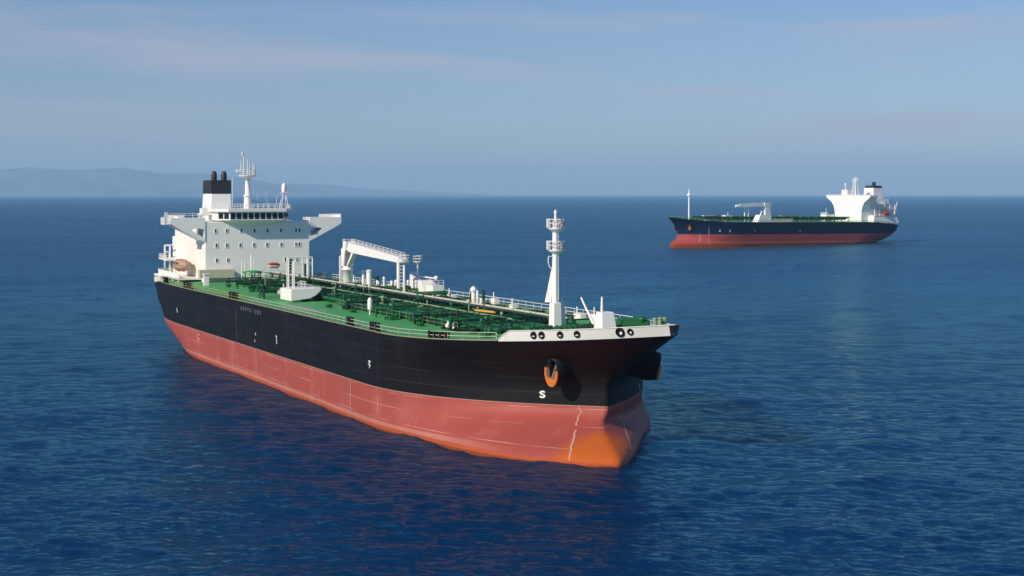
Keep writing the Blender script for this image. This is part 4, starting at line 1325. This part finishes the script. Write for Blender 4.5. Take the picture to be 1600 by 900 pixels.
# superstructure
def far_house():
    b = MB()
    b.box(14, 42, -13.2, 13.2, 13.5, 31.2)
    h = b.build('superstructure', M['white'], far)
    for s in (-1, 1):
        y0, y1 = s * 13.2, s * 22.0
        pts = [(y0, 33.6), (y1, 33.6), (y1, 32.4), (y0 + (y1 - y0) * .72, 30.6), (y0 + (y1 - y0) * .34, 28.4), (y0 + (y1 - y0) * .12, 25.5), (y0, 22.0)]
        m = MB(); m.prism([(33, y, z) for y, z in pts], (9.06, 0, 0)); q = m.build('bridge_wing', M['white'], h); recalc(q)
    m = MB(); m.box(30, 42.05, -13.2, 13.2, 31.2, 33.6); m.box(42.05, 42.4, -21.5, 21.5, 33.3, 33.75); m.build('wheelhouse', M['white_clean'], h)
    for z in (29.3, 26, 22.8, 19.5):
        for y in (-10, -6.5, -3, .5, 4, 7.5, 11):
            if R.random() < .5:
                m = MB(); m.box(42.0, 42.07, y - .25, y + .25, z - .45, z + .45); m.build('window', M['window_far'], h)
    return h
fh = far_house()
b = MB(); b.frustum((5, 18, -5.2, 5.2, 25), (6.5, 17.6, -4.6, 4.6, 39.0)); fu = fp(b, 'funnel', M['white'])
b = MB(); b.box(8, 32, -10, 12, 24, 31.0); b.box(3, 14, -10, 14.0, 13.0, 24.0); b.build('engine_casing', M['white_rusty'], fh)
b = MB(); b.frustum((6.5, 17.5, -4.5, 4.5, 39.0), (7.2, 16.6, -3.8, 3.8, 40.8)); b.build('funnel_top', M['funnelblack'], fu)
b = MB(); b.tube((12.5, .8, 40.8), (12.5, .8, 43.4), 1.5, n=14); b.tube((9, -2.2, 40.6), (9, -2.2, 41.9), 1.1, n=12); b.build('exhaust_pipe', M['funnelblack'], fu)
# radar mast: broad lattice
b = MB()
for dx, dy in ((2, 2), (2, -2), (-2, 2), (-2, -2)): b.tube((36 + dx, 2 + dy, 33.6), (36 + dx * .35, 2 + dy * .35, 44.5), .28, .2, 6)
for k in range(7):
    z = 34.5 + k * 1.6; q = 1 - (z - 33.6) / 11 * .65
    for (a, c), (d, e) in (((2, 2), (2, -2)), ((2, -2), (-2, -2)), ((-2, -2), (-2, 2)), ((-2, 2), (2, 2))):
        b.tube((36 + a * q, 2 + c * q, z), (36 + d * q, 2 + e * q, z), .14, n=5); b.tube((36 + a * q, 2 + c * q, z), (36 + d * q * .9, 2 + e * q * .9, z + 1.6), .11, n=5)
b.tube((36, 2, 33.6), (36, 2, 45), .5, .35, 8)
fm_ = fp(b, 'radar_mast', M['white_clean'])
b = MB(); b.box(35, 37, -1, 5, 43.6, 43.9); b.box(36, 36.4, -.2, 4.2, 45.2, 45.6); b.tube((36, 2, 45), (36, 2, 48.0), .25, .12, 6); b.tube((36, 4.4, 43.8), (36, 4.4, 46.5), .12); b.tube((36, -.6, 43.8), (36, -.6, 46), .12); b.build('radar_scanner', M['white_clean'], fm_)
b = MB(); b.box(35, 41, -7.5, -1.5, 33.6, 37.4); fp(b, 'monkey_island_house', M['white_clean'])
b = MB(); b.tube((38, -6, 37.4), (38, -6, 42.4), .35, .25, 8); b.lathe([(.3, 40.4), (.75, 41.0), (.6, 41.9), (.1, 42.2)], (38, -6, 0), 10); fp(b, 'satellite_mast', M['white_clean'])
# aft decks on the camera side
b = MB()
b.box(8, 33, 9, 18.4, 18.6, 19.0); b.box(5, 30, 9, 16.8, 23.4, 23.8); b.box(4, 22, 9, 16.5, 27.0, 27.3)
for x in (6, 12, 18, 24, 30): b.box(x, x + .5, 16.2, 16.7, 13.5, 27.0)
b.rail([(32, 18.2, 19), (8, 18.2, 19), (5, 12, 19)], 1.3, 1.5, .09); b.rail([(30, 16.6, 23.8), (5, 16.6, 23.8), (5, 8, 23.8)], 1.3, 1.5, .09)
fp(b, 'boat_deck', M['white_rusty'])
b = MB(); b.frustum((4, 34, 8, 18.8, 13.6), (6, 33, 9, 18.2, 18.6)); b.tube((4, 15, 14), (3, 16, 29), .25); b.tube((9, 17, 19), (5, 17.6, 28), .2); fp(b, 'aft_house', M['white'])
lifeboat('orange red lifeboat behind the white superstructure of the distant tanker', FARM @ Vector((19.5, 18.6, 20.2)), far_rot, 6.5, 1.6, M['lifeboat_red'], M['lifeboat_red'], 'boats carried on the ships', False)
b = MB(); b.box(43, 52, -19, -13, 14.4, 19.5); b.rail([(52, -13, 19.5), (52, -19, 19.5), (43, -19, 19.5)], 1.4, 1.5, .1); b.tube((50, -15, 19.5), (50, -15, 24), .15); fp(b, 'deck_house', M['white_clean'])
# crane
b = MB(); b.frustum((136.2, 141.8, 4.2, 8.0, 14.4), (136.8, 141.6, 4.6, 7.4, 25.0)); b.box(136.0, 142.6, 4.3, 7.6, 25.0, 27.5); fc = fp(b, 'deck_crane', M['white_clean'])
b = MB(); b.prism([(141.6, 4.6, 27.4), (141.6, 4.6, 24.9), (156, 4.6, 24.6), (168.6, 4.6, 24.2), (169.4, 4.6, 25.6), (166, 4.6, 26.3), (152, 4.6, 27.3)], (0, 2.6, 0)); q = b.build('jib', M['white_clean'], fc); recalc(q)
b = MB(); b.tube((168, 6, 25.0), (171.0, 6, 25.0), 1.0, .8, 10); b.build('jib_head', M['white_clean'], fc)
for x in (158.2, 162): 
    b = MB(); b.tube((x, 6, 14.4), (x, 6, 24.6), .42, n=8); b.build('jib_rest', M['white_clean'], fc)
b = MB(); b.frustum((146.5, 161.0, 12.5, 18.5, 14.3), (147.0, 158.0, 13.2, 18.0, 19.2)); b.tube((151, 15, 19), (150.4, 15, 22.6), .7, .5, 8); b.tube((155, 15, 19), (153.6, 15, 21.8), .5, .4, 8); fp(b, 'hose_crane', M['white_clean'])
b = MB(); b.box(126, 146, 15, 18.6, 14.3, 15.2); b.rail([(124, 18, 15.2), (146, 18, 15.2)], 1.3, 1.2, .1); fp(b, 'manifold_platform', M['white_rusty'])
b = MB(); b.box(170, 177, -2, 2, 17.6, 18.8); b.box(171, 172, -1, 1, 14.5, 17.6); b.box(175, 176, -1, 1, 14.5, 17.6); b.tube((173, 0, 18.8), (173, 0, 21), .2); fp(b, 'manifold_house', M['white_clean'])
b = MB(); b.box(187, 198, -1, 1, 18.2, 18.6); b.box(188, 188.4, -.5, .5, 14.5, 18.2); b.box(196, 196.4, -.5, .5, 14.5, 18.2); fp(b, 'gangway', M['white_clean'])
b = MB(); b.box(100, 118, -2, 2, 18.3, 18.7); b.rail([(100, 2, 18.7), (118, 2, 18.7)], 1.2, 1.5, .1); b.box(101, 101.5, 0, .5, 14.4, 18.3); b.box(116, 116.5, 0, .5, 14.4, 18.3); fp(b, 'pipe_bridge', M['green_pale'])
# pipes
for k in range(9):
    y = -8 + k * 2; b = MB(); b.tube((50, y, 16.2 + .7 * (k % 3)), (204, y, 16.2 + .7 * (k % 3)), .5, n=6); fp(b, 'deck_pipe', M['green_pipe' if k % 2 else 'green_dark'])
for k in range(16):
    x = 54 + k * 9; b = MB(); b.box(x, x + .4, -9, 12, 17.6, 18.1)
    for y in (-9, 0, 11.5): b.box(x, x + .4, y - .2, y + .2, 14.4, 17.6)
    fp(b, 'pipe_rack', M['green_pipe'])
for k in range(80):
    x = R.uniform(52, 216); y = R.uniform(-8, 12) * (1 if x < 190 else .5); h = R.uniform(1.2, 3.6); b = MB(); b.tube((x, y, 14.4), (x, y, 14.6 + h), R.uniform(.15, .5), n=6); fp(b, 'vent_post', M[R.choice(('green_pipe', 'green_dark', 'green_pipe', 'green_pale'))])
for k in range(12):
    x = R.uniform(205, 226); y = R.uniform(-.6, .6) * half(x, 17.3); h = R.uniform(.8, 2.0); b = MB(); b.box(x - .8, x + .8, y - .6, y + .6, zdeck(x), zdeck(x) + h); fp(b, 'mooring_winch', M['green_pipe'])
b = MB(); b.tube((186, 2, 14.5), (186, 2, 22), .15); b.tube((184, 2, 14.5), (184, 2, 20), .15); b.box(182, 189, 0, 4, 14.5, 17); fp(b, 'mooring_gear', M['green_dark'])
b = MB(); b.tube((211.8, 0, 15.0), (211.8, 0, 32), .62, .5, 12); fmm = fp(b, 'fore_mast', M['white_clean'])
b = MB(); b.lathe([(.5, 31.0), (1.7, 31.8), (1.7, 32.2), (.6, 33.0)], (211.8, 0, 0), 12); b.build('mast_platform', M['white_clean'], fmm)
b = MB(); b.tube((211.8, 0, 33.0), (211.8, 0, 35.8), .5, .3, 8); b.build('mast_head_lamp', M['white_rusty'], fmm)

# ------------------------------------------------------------------ hills on the horizon
def hills(name, dist, prof, seed, col):
    # ridge profile: list of (photo-independent) azimuth tangents and heights
    rr = random.Random(seed)
    ph = [rr.uniform(0, 6.28) for _ in range(12)]
    b = MB(); n, rows = 240, 18
    a0, a1 = prof[0][0], prof[-1][0]
    for i in range(n + 1):
        a = a0 + (a1 - a0) * i / n
        hgt = table(prof, a)
        hgt += sum(12 / (k + 1) * math.sin(a * (60 + 47 * k) + ph[k]) for k in range(8)) * min(1, hgt / 250)
        for j in range(rows + 1):
            t = j / rows
            d = dist + 4200 * t
            prof_z = hgt * math.sin(t * PI / 2) ** 1.1
            if 0 < j < rows: prof_z += hgt * .03 * math.sin(a * 130 + 5 * t + ph[j % 12]) * math.sin(t * PI) + hgt * .02 * math.sin(a * 410 + 11 * t)
            b.v.append((a * d, d, max(-5, prof_z - 3 if j else -5)))
    for i in range(n):
        for j in range(rows):
            q = i * (rows + 1) + j
            b.f.append((q, q + rows + 1, q + rows + 2, q + 1)); b.s.append(True)
    nt = NT(name + '_land')
    co = nt.coord()
    nt.base(nt.mix(nt.step(nt.noise(co, .0011, 6, .6), .38, .66), (0.035, 0.055, 0.028), (0.16, 0.14, 0.10)))
    nt.rough(.9)
    o = b.build(name, nt.m); structure(o)
    return o
def H(py, d): return (303.2 - py) / 2412 * d + 35
D1 = 36000.0; D2 = 42500.0
hills('coastal_hills', D1, [((x - 800) / 2412, H(y, D1 + 4200)) for x, y in ((-120, 268), (0, 265.5), (55, 262.5), (100, 266), (125, 264), (195, 262.5), (225, 267), (250, 271), (300, 272), (350, 274), (395, 280), (450, 289), (500, 297), (560, 303))], 3, None)
hills('distant_hills', D2, [((x - 800) / 2412, H(y, D2 + 4200)) for x, y in ((200, 294), (330, 289), (420, 286), (480, 288), (540, 292), (600, 296), (680, 300), (760, 303))], 9, None)
# pale specks of a shore town below the hills
b = MB(); rr = random.Random(5)
for i in range(150):
    c = rr.choice((20, 70, 75, 120, 128, 60, 10)); a = (c + rr.gauss(0, 22) - 800) / 2412
    d = D1 + rr.uniform(60, 700); z = max(0, (d - D1) / 700 * 60) ; s = rr.uniform(8, 24)
    b.box(a * d - s, a * d + s, d - s, d + s, z - 20, z + rr.uniform(12, 34))
structure(b.build('shore_town', paint('town_walls', (.5, .48, .44), .2, .8)), 'stuff', 'pale specks of a town along the shore below the hazy hills', 'town')

# ------------------------------------------------------------------ haze
hz = MB(); hz.box(-49000, 49000, -49500, 49500, -8, 800)
hm = bpy.data.materials.new('haze_air'); hm.use_nodes = True
t = hm.node_tree
for n in list(t.nodes): t.nodes.remove(n)
ho = t.nodes.new("ShaderNodeOutputMaterial"); pv = t.nodes.new("ShaderNodeVolumePrincipled")
pv.inputs["Color"].default_value = (0.45, 0.70, 0.95, 1)
pv.inputs["Density"].default_value = 4.3e-5
t.links.new(pv.outputs[0], ho.inputs["Volume"])
ha = hz.build('haze', hm)
structure(ha, 'stuff')
